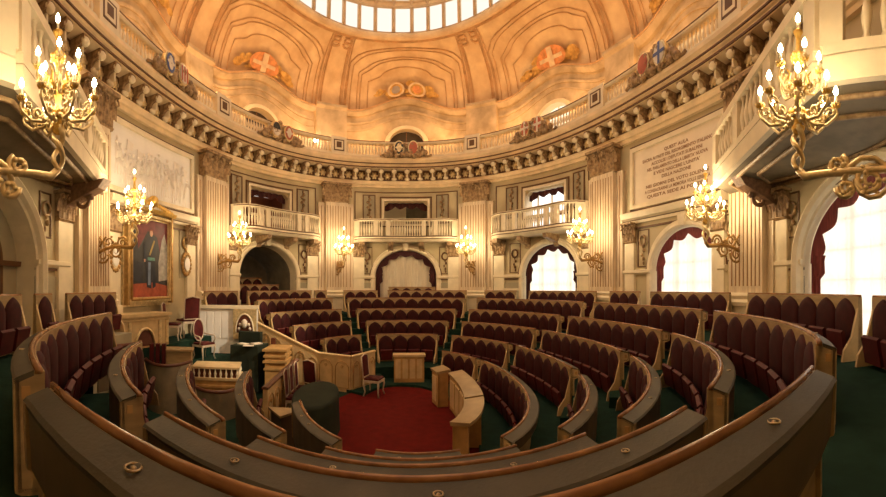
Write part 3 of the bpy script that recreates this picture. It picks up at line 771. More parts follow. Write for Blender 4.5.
SEC = {
 'C': ('central block', 'benches of the central block', {2: (-.72, 1.41), 3: (-1.10, 1.93), 4: (-1.52, 2.43), 5: (-1.98, 3.02)}),
 'L': ('block beside the stepped parapet', 'benches left of the central block', {2: (-2.82, -1.29), 3: (-4.28, -1.70), 4: (-5.54, -2.17), 5: (-6.46, -2.65)}),
 'R': ('block just right of the central one', 'benches right of the central block', {1: (1.50, 3.05), 2: (1.95, 4.46), 3: (2.51, 5.85), 4: (3.0, 7.33), 5: (3.59, 8.88)}),
 'S': ('long block in the right half', 'benches of the right-hand block', {1: (3.35, 8.72), 2: (4.91, 8.05), 3: (6.25, 10.2), 4: (7.78, 12.0), 5: (9.45, 13.84)}),
 'T': ('curling back at the right', 'benches curling back on the right', {2: (8.60, 11.27), 3: (10.75, 13.92), 4: (12.46, 16.19), 5: (14.29, 18.3)}),
 'W': ('curling round at the left', 'benches curling round on the left', {1: (-8.45, -6.7), 2: (-10.84, -7.71), 3: (-13.23, -10.74), 4: (-15.43, -12.6), 5: (-18.05, -13.7)}),
 'N': ('across the bottom', 'near benches seen from behind', {1: (-9.01, RING[1].L-9.4-.6), 2: (-11.45, 0), 3: (-13.75, 0), 4: (-15.92, 0), 5: (-18.37, 0)})}
NE = {1: 9.4, 2: 11.96, 3: 14.45, 4: 16.74, 5: 19.19}
for k, (where, grp, rows) in SEC.items():
    for i_, (r, (a, b)) in enumerate(rows.items()):
        if k == 'N':
            a, b = NE[r], rows[r][0]+RING[r].L
        lab = ('crimson bench, %s row from the carpet, %s' if k != 'N' else 'curved olive desk bench, %s from the carpet, %s') % (ORD[i_+1], where)
        bench(r, a, b, lab, grp, face=(k != 'N'), ins=(k in 'NWT'), deep=(k in 'WT'), dw=.11 if r == 5 else (.13 if k in 'WT' else .15))
# benches against the walls
def s6(px, r=6):
    th = (px-X0)/FPX+YAW; c = RING[r]; best = None
    for i in range(0, len(c.P)-1):
        u, v = c.P[i]; du, dv = u-CU, v-CV
        if du*sin(th)+dv*cos(th) > 0:
            e = abs(du*cos(th)-dv*sin(th)); t = hypot(du, dv)
            if e < .03 and (best is None or t > best[0]+.3): best = (t, c.S[i])
    s = best[1]; return s if s < c.L/2 else s-c.L
for a, b, lab in ((-34, 22, 'wall bench at the left edge under the near left arch'), (36, 52, 'narrow single seat wall bench left of the portrait side'), (67, 116, 'short wall bench in front of the pilaster left of the portrait'),
                  (205, 238, 'short wall bench in front of the pilaster right of the portrait'), (248, 312, 'long wall bench below the dim far left arch'), (315, 327, 'single seat wall bench beside the pilaster left of centre'),
                  (344, 378, 'short wall bench left of the passage under the central arch'), (388, 467, 'long wall bench right of the passage under the central arch'), (485, 517, 'short wall bench left of the bright arch right of centre'),
                  (530, 597, 'wall bench below the bright arch right of centre'), (611, 641, 'short wall bench left of the arch under the tablet'), (652, 731, 'wall bench below the arch under the tablet'),
                  (750, 862, 'tall wall bench of seven backs before the large right arch'), (876, 925, 'wall bench cut off by the right edge of the picture')):
    bench(6, s6(a), s6(b), 'cream and crimson '+lab, 'benches along the wall', desk=False)
s = s6(389, 7); bench(7, s, s6(436, 7), 'topmost cream and crimson bench set inside the central arch', 'benches inside the arches', desk=False, zoff=.03)
def straight_bench(c, hw, d, zt, label):
    root = thing('bench', W(c, d, zt-.8), label, 'bench', 'benches inside the arches'); o = ORG[root.name]
    mb = MB(); wbox(mb, c-hw, c+hw, d-.06, d-.02, zt-.9, zt-.02); mb.build('backboard', [WOOD], root)
    mb = MB(); wbox(mb, c-hw, c+hw, d-.07, d+.01, zt-.03, zt+.02); mb.build('rail', [RAIL], root)
    n = int(round(hw*2/.5))
    for k in range(n):
        s = c-hw+(k+.5)*2*hw/n; p = W(s, d+.0, zt); x = inst(CUSH, root, (p[0]-o[0], p[1]-o[1], p[2]-o[2]), WALL.rot(s))
straight_bench(-6.3, 1.2, -.75, 3.1, 'lower bench of the dim tribune inside the far left arch')
straight_bench(-6.3, .9, -1.7, 3.42, 'upper bench of the dim tribune inside the far left arch')
# front desks at the edge of the red carpet
def desk0(s0, s1, label, w_=.36, z=.90, sh=.09):
    root = thing('front_desk', RING0.at((s0+s1)/2, 0, .08), label, 'desk', 'front desks around the carpet')
    mb = MB(); sweep(mb, RING0, s0, s1, [(.16+sh, z-.06), (.18+sh, z), (.18-w_+sh, z+.05), (.18-w_+sh, z)], .2); mb.build('desk_top', [WOOD], root)
    mb = MB(); sweep(mb, RING0, s0+.03, s1-.03, [(.14+sh, .03), (.14+sh, z-.04), (.09+sh, z-.04), (.09+sh, .03)], .2)
    sweep(mb, RING0, s0+.03, s0+.07, [(.12+sh, .03), (.12+sh, z-.04), (-.13+sh, z-.02), (-.13+sh, .03)], .2); sweep(mb, RING0, s1-.07, s1-.03, [(.12+sh, .03), (.12+sh, z-.04), (-.13+sh, z-.02), (-.13+sh, .03)], .2)
    mb.build('carcass', [WOODG], root)
    mb = MB(); n = max(1, int((s1-s0)/.45))
    for k in range(n):
        a = s0+.07+(s1-s0-.14)*k/n; b = s0+.07+(s1-s0-.14)*(k+1)/n
        sweep(mb, RING0, a+.03, b-.03, [(.14+sh, .12), (.16+sh, .14), (.16+sh, z-.16), (.14+sh, z-.14)], .2)
    mb.build('front_panel', [WOODL], root)
q0 = RING0.s_of(1.05, 1.55)
desk0(2.05, 2.62, 'small square cream desk at the far right corner of the red carpet', sh=.34)
desk0(2.75, 4.9, 'long curved honey coloured desk along the right side of the red carpet')
desk0(5.0, 6.35, 'near curved desk closing the right side of the red carpet')
mb = MB()

# ------------------------------------------------------------------ balustraded gallery above the cornice
mb = MB()
mb.lathe([(.045, 0), (.05, .04), (.03, .07), (.055, .2), (.06, .26), (.03, .42), (.022, .52), (.04, .56), (.045, .60)], n=8)
BAL = mb.build('baluster', [CREAM], local=True); C.objects.unlink(BAL)
class Off:
    at = staticmethod(lambda s, d, z: W(s, d+.42, z)); L = WALL.L
    rot = WALL.rot
for i, (a, b) in enumerate(BC[:7]):
    nm = ['near left', 'left, above the relief,', 'far left', 'central far', 'far right', 'right, above the tablet,', 'near right'][i]
    root = thing('gallery_balustrade', W((a+b)/2, 0, 8.96), 'cream balustrade of the upper gallery, %s bay' % nm.replace(',', ''), 'balustrade', 'gallery balustrades'); o = ORG[root.name]
    mb = MB()
    sweep(mb, Off, a+.41, b-.41, [(-.1, 8.965), (.12, 8.965), (.12, 9.08), (-.1, 9.08)], .3)
    sweep(mb, Off, a+.41, b-.41, [(-.1, 9.58), (.10, 9.58), (.14, 9.62), (.14, 9.68), (-.12, 9.70)], .3); sweep(mb, Off, a+.41, b-.41, [(.12, 9.665), (.15, 9.665), (.15, 9.695), (.12, 9.70)], .3, mi=1); mb.build('rail', [CREAM, LINE], root)
    for x0, x1 in ((a-.40, a+.40), ((a+b)/2-.6, (a+b)/2+.6)):
        big = x0 < a; mb = MB(); wbox(mb, x0, x1, -.12, .18 if big else .1, 8.965, 9.76 if big else 9.57, 0, Off); p = mb.build('pedestal', [CREAM], root)
        if big:
            mb = MB(); wbox(mb, a-.27, a+.27, .17, .195, 9.12, 9.62, 0, Off); wbox(mb, a-.22, a+.22, .18, .20, 9.17, 9.57, 1, Off); wbox(mb, a-.13, a+.13, .19, .21, 9.26, 9.52, 0, Off)
            q = mb.build('panel', [LINE, CREAM], root); q.parent = p
    n = int((b-a-.84)/.155)
    for k in range(n):
        s = a+.42+(b-a-.84)*(k+.5)/n
        if abs(s-(a+b)/2) < .55: continue
        p = Off.at(s, 0, 9.08); inst(BAL, root, (p[0]-o[0], p[1]-o[1], p[2]-o[2])).scale = (1, 1, .84)
# carved shields fixed on the balustrade
def shield(i, label, L_, R_):
    a, b = BC[i]; m = (a+b)/2
    root = thing('coat_of_arms', W(m, .6, 8.95), label, 'coat of arms', 'carved shields on the gallery'); rr = random.Random(i+3)
    mb = MB()
    for k in range(60):
        x = rr.uniform(-1.05, 1.05); z = rr.uniform(0, .85)*(1-abs(x)/1.3); p = W(m+x, .70, 8.98+z*.85); r = rr.uniform(.06, .13)
        mb.ball(p[0], p[1], p[2], r, r, r*1.1, 6)
    mb.tube([W(m+x/10, .63, 9.02+.05*sin(x)) for x in range(-13, 14)], .05, 5)
    mb.build('scrollwork', [CARVE], root)
    for cx, spec in ((-.36, L_), (.36, R_)):
        mb = MB(); n = 20
        def P(x, z, d): return W(m+cx+x, .74+d, 9.34+z)
        def disc(rx, rz, d, mi, a0=0, a1=2*pi):
            vs = [P(0, 0, d)]+[P(rx*cos(a0+(a1-a0)*k/n), rz*sin(a0+(a1-a0)*k/n), d) for k in range(n+1)]
            mb.add(vs, [(0, k+1, k+2) for k in range(n)], mi)
        vs = [P(.27*cos(2*pi*k/n), .33*sin(2*pi*k/n), d) for d in (-.12, .03) for k in range(n)]
        mb.add(vs, [(k, (k+1) % n, n+(k+1) % n, n+k) for k in range(n)], 0); disc(.27, .33, .03, 0)
        base, kind, c2 = spec
        disc(.215, .275, .05, base)
        if kind == 'cross':
            for x0, x1, z0, z1 in ((-.05, .05, -.3, .3), (-.24, .24, -.05, .05)): mb.add([P(x0, z0, .06), P(x1, z0, .06), P(x1, z1, .06), P(x0, z1, .06)], [(0, 1, 2, 3)], c2)
        if kind == 'half': disc(.215, .275, .06, c2, 0, pi)
        if kind == 'stripes':
            for x0 in (-.16, -.02, .12): mb.add([P(x0, -.22, .06), P(x0+.07, -.22, .06), P(x0+.07, .22, .06), P(x0, .22, .06)], [(0, 1, 2, 3)], c2)
        if kind == 'beast':
            disc(.12, .2, .06, c2); disc(.2, .06, .065, c2)
        mb.build('shield', [PALEGOLD, REDP, WHITEP, BLUEP, BLACKP], root)
shield(1, 'carved shields on the gallery above the relief, one blue, one red and white striped', (3, 'beast', 2), (2, 'stripes', 1))
shield(2, 'carved shields on the far left gallery, one black over white, one red', (2, 'half', 4), (1, 'beast', 2))
shield(3, 'carved shields at the centre of the gallery, one dark gilt and one orange red', (4, 'beast', 0), (1, 'beast', 1))
shield(4, 'two reddish carved shields with crosses on the far right gallery', (1, 'cross', 2), (1, 'cross', 2))
shield(5, 'carved shields on the gallery above the tablet, one red, one white with a blue cross', (1, 'beast', 1), (2, 'cross', 3))
# floodlamp standing on the gallery
root = thing('floodlamp', W(-3.55, -.3, 8.96), 'glowing floodlamp standing on the gallery left of the centre', 'lamp')
mb = MB(); p = W(-3.55, -.3, 8.96); mb.tube([(p[0], p[1], 8.96), (p[0], p[1], 9.75)], .02, 6); mb.lathe([(0, 0), (.12, 0), (.12, .02), (0, .03)], p[0], p[1], 8.96, 10); mb.build('stand', [BRASS], root)
mb = MB(); mb.ball(p[0], p[1], 9.85, .10, .10, .13, 12); mb.build('bulb', [LAMPG], root)

# ------------------------------------------------------------------ balconies
def balcony(a, b, label, amp=.65, z0=5.08, z1=6.12):
    m = (a+b)/2; L = (b-a)/2
    def off(s):
        t = abs((s-m)/L); return .25+amp*(1 if t < .62 else max(0, cos((t-.62)/.38*pi/2))**.6)
    root = thing('balcony', W(m, .3, 5.0), label, 'balcony', 'balconies over the arches'); o = ORG[root.name]
    ss = arange(a, b, .15)
    def run(mb, prof, mi=0, inner=None):
        vs = []; n = len(prof)
        for s in ss: vs += [W(s, (off(s)+d if d > -5 else 0), z) for d, z in prof]
        fs = [(i*n+j, i*n+(j+1) % n, (i+1)*n+(j+1) % n, (i+1)*n+j) for i in range(len(ss)-1) for j in range(n)]
        mb.add(vs, fs+[tuple(range(n))[::-1], tuple((len(ss)-1)*n+j for j in range(n))], mi)
    mb = MB(); run(mb, [(-9, z0), (-.06, z0), (0, z0+.06), (.05, z0+.08), (.07, z0+.2), (-.08, z0+.26), (-9, z0+.26)]); mb.build('slab', [CREAM], root)
    mb = MB(); run(mb, [(.055, z0+.10), (.08, z0+.10), (.085, z0+.13), (.06, z0+.13)]); run(mb, [(.04, z1-.06), (.07, z1-.06), (.07, z1-.03), (.04, z1-.03)]); run(mb, [(.03, z0+.21), (.085, z0+.21), (.085, z0+.24), (.03, z0+.24)]); mb.build('gilded_line', [LINE], root)
    mb = MB(); run(mb, [(-.10, z1-.1), (.02, z1-.1), (.06, z1-.05), (.06, z1), (-.12, z1+.02)]); mb.build('hand_rail', [CREAM], root)
    for x0 in (a, a+.9, m-.9-.11, m+.9-.11, b-.9-.22, b-.22):
        mb = MB(); sw = [(s, off(s)) for s in arange(x0, x0+.22, .1)]
        vs = []
        for s, f in sw: vs += [W(s, f-.1, z0+.26), W(s, f+.02, z0+.26), W(s, f+.02, z1-.1), W(s, f-.1, z1-.1)]
        nn = len(sw); mb.add(vs, [(i*4+j, i*4+(j+1) % 4, (i+1)*4+(j+1) % 4, (i+1)*4+j) for i in range(nn-1) for j in range(4)]+[(0, 1, 2, 3), tuple((nn-1)*4+j for j in range(4))]); mb.build('pier', [CREAM], root)
    n = int((b-a)/.125)
    for k in range(n):
        s = a+(b-a)*(k+.5)/n
        if any(x0-.07 < s < x0+.29 for x0 in (a, a+.9, m-1.01, m+.79, b-1.12, b-.22)): continue
        p = W(s, off(s)-.04, z0+.26); x = inst(BAL, root, (p[0]-o[0], p[1]-o[1], p[2]-o[2])); x.scale = (.78, .78, (z1-.1-z0-.26)/.6)
    for s in (a+.35, m-.75, m+.75, b-.35):
        mb = MB(); f = off(s)
        pr = [(0, 4.62), (.08, 4.64), (.12, 4.78), (f*.5, 4.84), (f*.85, 4.92), (f*.9, z0), (0, z0)]
        mb.prism(pr, lambda p: W(s-.12, p[0], p[1]), lambda p: W(s+.12, p[0], p[1])); mb.build('console', [CARVE], root)
balcony(-1.87, 3.21, 'cream balustraded balcony over the central arch', .45)
balcony(-8.3, -3.61, 'cream balustraded balcony over the dim far left arch', .6)
balcony(4.95, 9.95, 'cream balustraded balcony over the bright arch right of centre', .6)
# the two near boxes swing out from the wall on straight fronts
def near_box(pts, sgn, label):
    root = thing('balcony', (pts[1][0], pts[1][1], 5.0), label, 'balcony', 'boxes nearest the viewer'); o = ORG[root.name]
    segs = list(zip(pts, pts[1:]))
    def band(mb, prof, mi=0):               # prof (outward d, z)
        for (p, q) in segs:
            l = hypot(q[0]-p[0], q[1]-p[1]); t = ((q[0]-p[0])/l, (q[1]-p[1])/l); nn = (-t[1]*sgn, t[0]*sgn)
            k = len(prof); vs = [(r[0]+nn[0]*d+t[0]*e*d, r[1]+nn[1]*d+t[1]*e*d, z) for r, e in ((p, -.4), (q, .4)) for d, z in prof]
            mb.add(vs, [(j, (j+1) % k, k+(j+1) % k, k+j) for j in range(k)]+[tuple(range(k)), tuple(range(k, 2*k))], mi)
    mb = MB(); band(mb, [(-.1, 5.16), (.0, 5.16), (.03, 5.22), (.08, 5.26), (.10, 5.36), (-.02, 5.44), (-.1, 5.44)])
    band(mb, [(-.1, 5.46), (.02, 5.46), (.03, 5.55), (-.1, 5.58)]); mb.build('base_moulding', [CREAM], root)
    mb = MB(); band(mb, [(.085, 5.27), (.10, 5.27), (.11, 5.30), (.095, 5.30)]); band(mb, [(.02, 5.50), (.035, 5.50), (.035, 5.53), (.02, 5.53)]); mb.build('gilded_line', [LINE], root)
    mb = MB(); band(mb, [(-.12, 6.22), (.03, 6.22), (.06, 6.28), (.06, 6.34), (-.12, 6.36)]); mb.build('hand_rail', [CREAM], root)
    
    for si, (p, q) in enumerate(segs):
        l = hypot(q[0]-p[0], q[1]-p[1]); t = ((q[0]-p[0])/l, (q[1]-p[1])/l); nn = (-t[1]*sgn, t[0]*sgn)
        piers = [0, l-.26] if l < 2 else [0, l*.33, l*.66, l-.26]
        def at_(x, d, z): return (p[0]+t[0]*x+nn[0]*d, p[1]+t[1]*x+nn[1]*d, z)
        for x in piers:
            pm = MB(); pm.prism([(x, -.1), (x+.26, -.1), (x+.26, .03), (x, .03)], lambda v: at_(v[0], v[1], 5.56), lambda v: at_(v[0], v[1], 6.24))
            pn = MB(); pn.prism([(x+.05, .03), (x+.21, .03), (x+.21, .045), (x+.05, .045)], lambda v: at_(v[0], v[1], 5.64), lambda v: at_(v[0], v[1], 6.16))
            pm.build('pier', [CREAM], root); pn.build('pier_panel', [CORN], root)
        x = .13
        k = int(l/.19)
        for j in range(k):
            x = l*(j+.5)/k
            if any(y-.06 < x < y+.32 for y in piers): continue
            v = at_(x, -.04, 5.57); c = inst(BAL, root, (v[0]-o[0], v[1]-o[1], v[2]-o[2])); c.scale = (1.1, 1.1, 1.1)
    # soffit with raised panels, back to the wall
    wallp = [WALL.pt(s)+(0,) for s in arange(*( (16.2, 23.9) if sgn > 0 else (-14.5, -22.4)), .5)]
    poly = [(p[0], p[1]) for p in pts]+[(p[0], p[1]) for p in wallp[::-1]]
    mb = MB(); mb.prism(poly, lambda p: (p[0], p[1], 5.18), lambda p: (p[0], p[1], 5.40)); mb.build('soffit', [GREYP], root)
    mb = MB()
    cx = sum(p[0] for p in poly)/len(poly); cy = sum(p[1] for p in poly)/len(poly)
    for f in (.86, .6):
        ring = [(cx+(p[0]-cx)*f, cy+(p[1]-cy)*f, 5.16) for p in poly]; mb.tube(ring+[ring[0]], .04, 5)
    mb.build('soffit_moulding', [CARVE], root)
    for s in ((17.55, 22.4) if sgn > 0 else (-15.9, -20.9)):
        mb = MB()
        pr = [(0, 4.55), (.12, 4.58), (.2, 4.75), (.55, 4.86), (1.0, 5.0), (1.15, 5.17), (0, 5.17)]
        mb.prism(pr, lambda p: W(s-.15, p[0], p[1]), lambda p: W(s+.15, p[0], p[1]))
        mb.tube([W(s, .55+.22*cos(k*.6)*(1-.04*k), 4.82+.2*sin(k*.6)*(1-.04*k)) for k in range(16)], .05, 5)
        mb.build('console', [DARKST], root)
near_box([(5.80, -3.10), (3.15, -6.57), (3.25, -8.4)], 1, 'large near right box with cream balusters above the right arch')
near_box([(-6.45, -1.75), (-4.08, -5.78), (-4.10, -7.6)], -1, 'large near left box jutting from the left wall')
# ------------------------------------------------------------------ the president's side
def poly_prism(name, pts, z0, z1, m, st=True):
    mb = MB(); mb.prism(pts, lambda p: (p[0], p[1], z0), lambda p: (p[0], p[1], z1)); o = mb.build(name, m)
    return struct(o) if st else o
poly_prism('floor_dais', [(-7.1, -1.4), (-6.42, -1.3), (-6.06, .5), (-5.85, 2.4), (-6.1, 5.0), (-6.9, 4.0), (-7.15, 1)], .0, 1.42, [GREEN])
poly_prism('floor_dais', [(-6.3, -1.0), (-5.85, -.6), (-5.5, -.2), (-5.3, .9), (-4.5, 1.15), (-4.3, 2.7), (-5.7, 2.7), (-5.9, 0)], .0, .86, [GREEN])
# stepped cream parapet between the tribune and the benches
def panel_wall(name, pts, label, cat, z0s, z1s, mt=WOODL, rail=RAIL, th=.1, group=None, pitch=.42, tri=True):
    root = thing(name, (pts[0][0], pts[0][1], z0s[0]), label, cat, group)
    for (p, q, a0, b0, a1, b1) in zip(pts, pts[1:], z0s, z0s[1:], z1s, z1s[1:]):
        l = hypot(q[0]-p[0], q[1]-p[1]); t = ((q[0]-p[0])/l, (q[1]-p[1])/l); nn = (t[1], -t[0])   # nn to the right of travel
        def at_(x, d, z, f): return (p[0]+t[0]*x+nn[0]*d, p[1]+t[1]*x+nn[1]*d, z)
        def zz(x, lo): k = x/l; return (a0+(b0-a0)*k) if lo else (a1+(b1-a1)*k)
        mb = MB()
        vs = [at_(x, d, zz(x, lo), 0) for x in (0, l) for d, lo in ((-th/2, 1), (th/2, 1), (th/2, 0), (-th/2, 0))]
        mb.add(vs, [(0, 1, 2, 3), (7, 6, 5, 4), (0, 4, 5, 1), (1, 5, 6, 2), (2, 6, 7, 3), (3, 7, 4, 0)])
        mb.build('wall_panel', [mt], root)
        mb = MB(); n = max(1, int(round(l/pitch)))
        for k in range(n):
            x0, x1 = l*(k+.1)/n, l*(k+.9)/n
            zb = max(zz(x0, 1), zz(x1, 1))+.12; zt = min(zz(x0, 0), zz(x1, 0))-.12; xm = (x0+x1)/2
            for sd in (1, -1):
                d = sd*(th/2+.012)
                mb.tube([at_(x0, d, zb, 0), at_(x0, d, zt-.18, 0), at_((x0*2+xm)/3, d, zt-.06, 0), at_(xm, d, zt, 0), at_((x1*2+xm)/3, d, zt-.06, 0), at_(x1, d, zt-.18, 0), at_(x1, d, zb, 0), at_(x0, d, zb, 0)], .014, 4)
                mb.tube([at_(xm+.04*cos(a), d, zt-.16+.05*sin(a), 0) for a in (0, 1.57, 3.14, 4.71, 6.28)], .012, 4)
        mb.build('tracery', [WOODG], root)
        mb = MB(); vs = [at_(x, d, zz(x, 0)+e, 0) for x in (-.02, l+.02) for d, e in ((-th*.7, -.01), (th*.7, -.01), (th*.7, .03), (0, .05), (-th*.7, .03))]
        mb.add(vs, [(j, (j+1) % 5, 5+(j+1) % 5, 5+j) for j in range(5)]+[(0, 1, 2, 3, 4), (9, 8, 7, 6, 5)])
        mb.build('rail', [rail], root)
    return root
B = [(-4.30, 3.02), (-2.41, 2.75), (-1.43, 2.38), (-.79, 3.23)]
panel_wall('parapet', [(-4.95, 3.3)]+B, 'honey coloured carved wooden parapet stepping down beside the left benches', 'parapet', [0, 0, 0, 0, 0], [2.05, 1.80, 1.02, 1.0, 1.02], WOODL, WOODL)
# tribune back wall with its arched shield panel
E_ = [(-6.35, 2.75), (-4.95, 3.0), (-4.42, 3.08)]
root = thing('tribune_wall', (-5.4, 2.9, .86), 'pale panelled tribune wall with an arched shield panel behind the president desk', 'panelling')
def seg(mb, p, q, d0, d1, x0, x1, z0, z1, mi=0):
    l = hypot(q[0]-p[0], q[1]-p[1]); t = ((q[0]-p[0])/l, (q[1]-p[1])/l); nn = (t[1], -t[0])
    mb.prism([(x0, d0), (x1, d0), (x1, d1), (x0, d1)], lambda v: (p[0]+t[0]*v[0]+nn[0]*v[1], p[1]+t[1]*v[0]+nn[1]*v[1], z0), lambda v: (p[0]+t[0]*v[0]+nn[0]*v[1], p[1]+t[1]*v[0]+nn[1]*v[1], z1), mi)
p, q = E_[0], E_[2]; l = hypot(q[0]-p[0], q[1]-p[1])
mb = MB(); seg(mb, p, q, 0, .12, 0, l, .86, 2.34); mb.build('wall_panel', [MARBLE], root)
mb = MB(); seg(mb, p, q, -.04, .2, -.03, l+.03, 2.30, 2.40); mb.build('cornice', [CREAM], root)
for k in range(5):
    mb = MB(); seg(mb, p, q, .12, .14, .06+k*.25, .26+k*.25, 1.35, 2.2); mb.build('raised_panel', [MARBLE], root)
mb = MB(); seg(mb, p, q, .12, .24, l-.76, l-.02, 1.35, 2.3); nich = mb.build('shield_panel', [PALEGOLD], root)
t = ((q[0]-p[0])/l, (q[1]-p[1])/l); nn = (t[1], -t[0])
def tp(x, d, z): return (p[0]+t[0]*x+nn[0]*d, p[1]+t[1]*x+nn[1]*d, z)
xc = l-.39; mb = MB(); pts = [(-.28, 1.55)]+[(-.28*cos(pi*k/12)**1, 1.62+.52*sin(pi*k/12)) for k in range(13)]+[(.28, 1.55)]
mb.add([tp(xc+x, .245, z) for x, z in pts], [tuple(range(len(pts)))]); mb.build('niche', [RAILD], root)
mb = MB(); mb.tube([tp(xc+x, .25, z) for x, z in pts], .025, 6); mb.build('niche_arch', [CREAM], root)
mb = MB(); c0 = tp(xc, .28, 1.84); mb.ball(*c0, .10, .10, .15, 10)
for a in range(6): c1 = tp(xc+.17*cos(a*pi/5), .27, 1.68+.22*sin(a*pi/5)); mb.ball(*c1, .05, .05, .06, 6)
mb.build('carved_shield', [WHITEP], root)
# curved step fronts of the podium, with dark rails
def curved_wall(name, P, z0, z1, label, mt=FASC, th=.06, zt=None):
    root = thing(name, (P[0][0], P[0][1], z0), label, 'low wall', 'curved podium fronts')
    pts = []
    n = len(P)
    for i in range(n-1):
        p0, p1, p2, p3 = P[max(0, i-1)], P[i], P[i+1], P[min(n-1, i+2)]
        for k in range(6):
            u = k/6; pts.append(tuple(.5*(2*p1[j]+(p2[j]-p0[j])*u+(2*p0[j]-5*p1[j]+4*p2[j]-p3[j])*u*u+(3*p1[j]-p0[j]-3*p2[j]+p3[j])*u**3) for j in (0, 1)))
    pts.append(P[-1]); mb = MB()
    vs = []
    for i, (x, y) in enumerate(pts):
        a = pts[max(0, i-1)]; b = pts[min(len(pts)-1, i+1)]; l = hypot(b[0]-a[0], b[1]-a[1]) or 1; nx, ny = (b[1]-a[1])/l, -(b[0]-a[0])/l
        vs += [(x-nx*th/2, y-ny*th/2, z0), (x+nx*th/2, y+ny*th/2, z0), (x+nx*th/2, y+ny*th/2, z1), (x-nx*th/2, y-ny*th/2, z1)]
    m = len(pts); mb.add(vs, [(i*4+j, i*4+(j+1) % 4, (i+1)*4+(j+1) % 4, (i+1)*4+j) for i in range(m-1) for j in range(4)]+[(0, 1, 2, 3), tuple((m-1)*4+j for j in range(4))])
    mb.build('wall_panel', [mt], root)
    mb = MB(); mb.tube([(x, y, z1+.01) for x, y in pts], .045, 7); mb.build('rail', [RAILD], root)
    return root
CW1 = [on(120, 339, 1.75), on(136, 339, 1.72), on(152, 340, 1.72)]
curved_wall('curved_parapet', [(-5.75, -2.7), (-5.7, -2.2), (-5.55, -1.5)], .86, 1.72, 'dark railed curved front highest on the left, before the carved sideboard')
curved_wall('curved_parapet', [on(140, 351, 1.2), on(149, 361, 1.15), on(160, 366, 1.12), on(175, 366, 1.12), on(191, 362, 1.12)], 0, 1.12, 'grey curved podium front with dark rail left of the balustraded rostrum', GREYP)
curved_wall('curved_parapet', [on(192, 384, .66), on(203, 390, .64), on(218, 393, .62), on(232, 391, .62), on(246, 385, .62)], 0, .62, 'grey curved podium front with dark rail below the balustraded rostrum', GREYP)
# generic furniture builder helpers
def rbox(mb, c, rz, x0, x1, y0, y1, z0, z1, mi=0):
    ca, sa = cos(rz), sin(rz)
    f = lambda x, y, z: (c[0]+x*ca-y*sa, c[1]+x*sa+y*ca, z)
    return mb.add([f(x, y, z) for z in (z0, z1) for x, y in ((x0, y0), (x1, y0), (x1, y1), (x0, y1))],
              [(3, 2, 1, 0), (4, 5, 6, 7), (0, 1, 5, 4), (1, 2, 6, 5), (2, 3, 7, 6), (3, 0, 4, 7)], mi)
# carved sideboard left of the portrait
p, q = (-6.42, -1.25), (-6.08, .45)
l = hypot(q[0]-p[0], q[1]-p[1]); rz = atan2(q[1]-p[1], q[0]-p[0]); c = p
root = thing('sideboard', (p[0], p[1], 1.42), 'carved cream sideboard with an arched niche below the royal portrait', 'sideboard')
mb = MB(); rbox(mb, c, rz, 0, l, 0, .5, 1.42, 2.22); mb.build('body', [WOODL], root)
mb = MB(); rbox(mb, c, rz, -.05, l+.05, -.08, .52, 2.22, 2.30); rbox(mb, c, rz, -.02, l+.02, -.04, .5, 2.12, 2.16); mb.build('top', [WOODL], root)
mb = MB()
def sp(x, d, z): return (c[0]+x*cos(rz)+d*sin(rz), c[1]+x*sin(rz)-d*cos(rz), z)
for k in range(7):
    x = .08+k*(l-.16)/6
    if k in (2, 3, 4): continue
    rbox(mb, c, rz, x-.05, x+.05, -.03, 0, 1.5, 2.1)
mb.tube([sp(l/2-.02+.32*cos(a*pi/12), .03, 1.5+.42*sin(a*pi/12)) for a in range(13)], .035, 6); mb.build('carved_moulding', [PALEGOLD], root)
mb = MB(); mb.add([sp(l/2-.02+.3*cos(a*pi/12), .012, 1.47+.4*sin(a*pi/12)) for a in range(13)], [tuple(range(13))]); mb.build('niche', [RAILD], root)
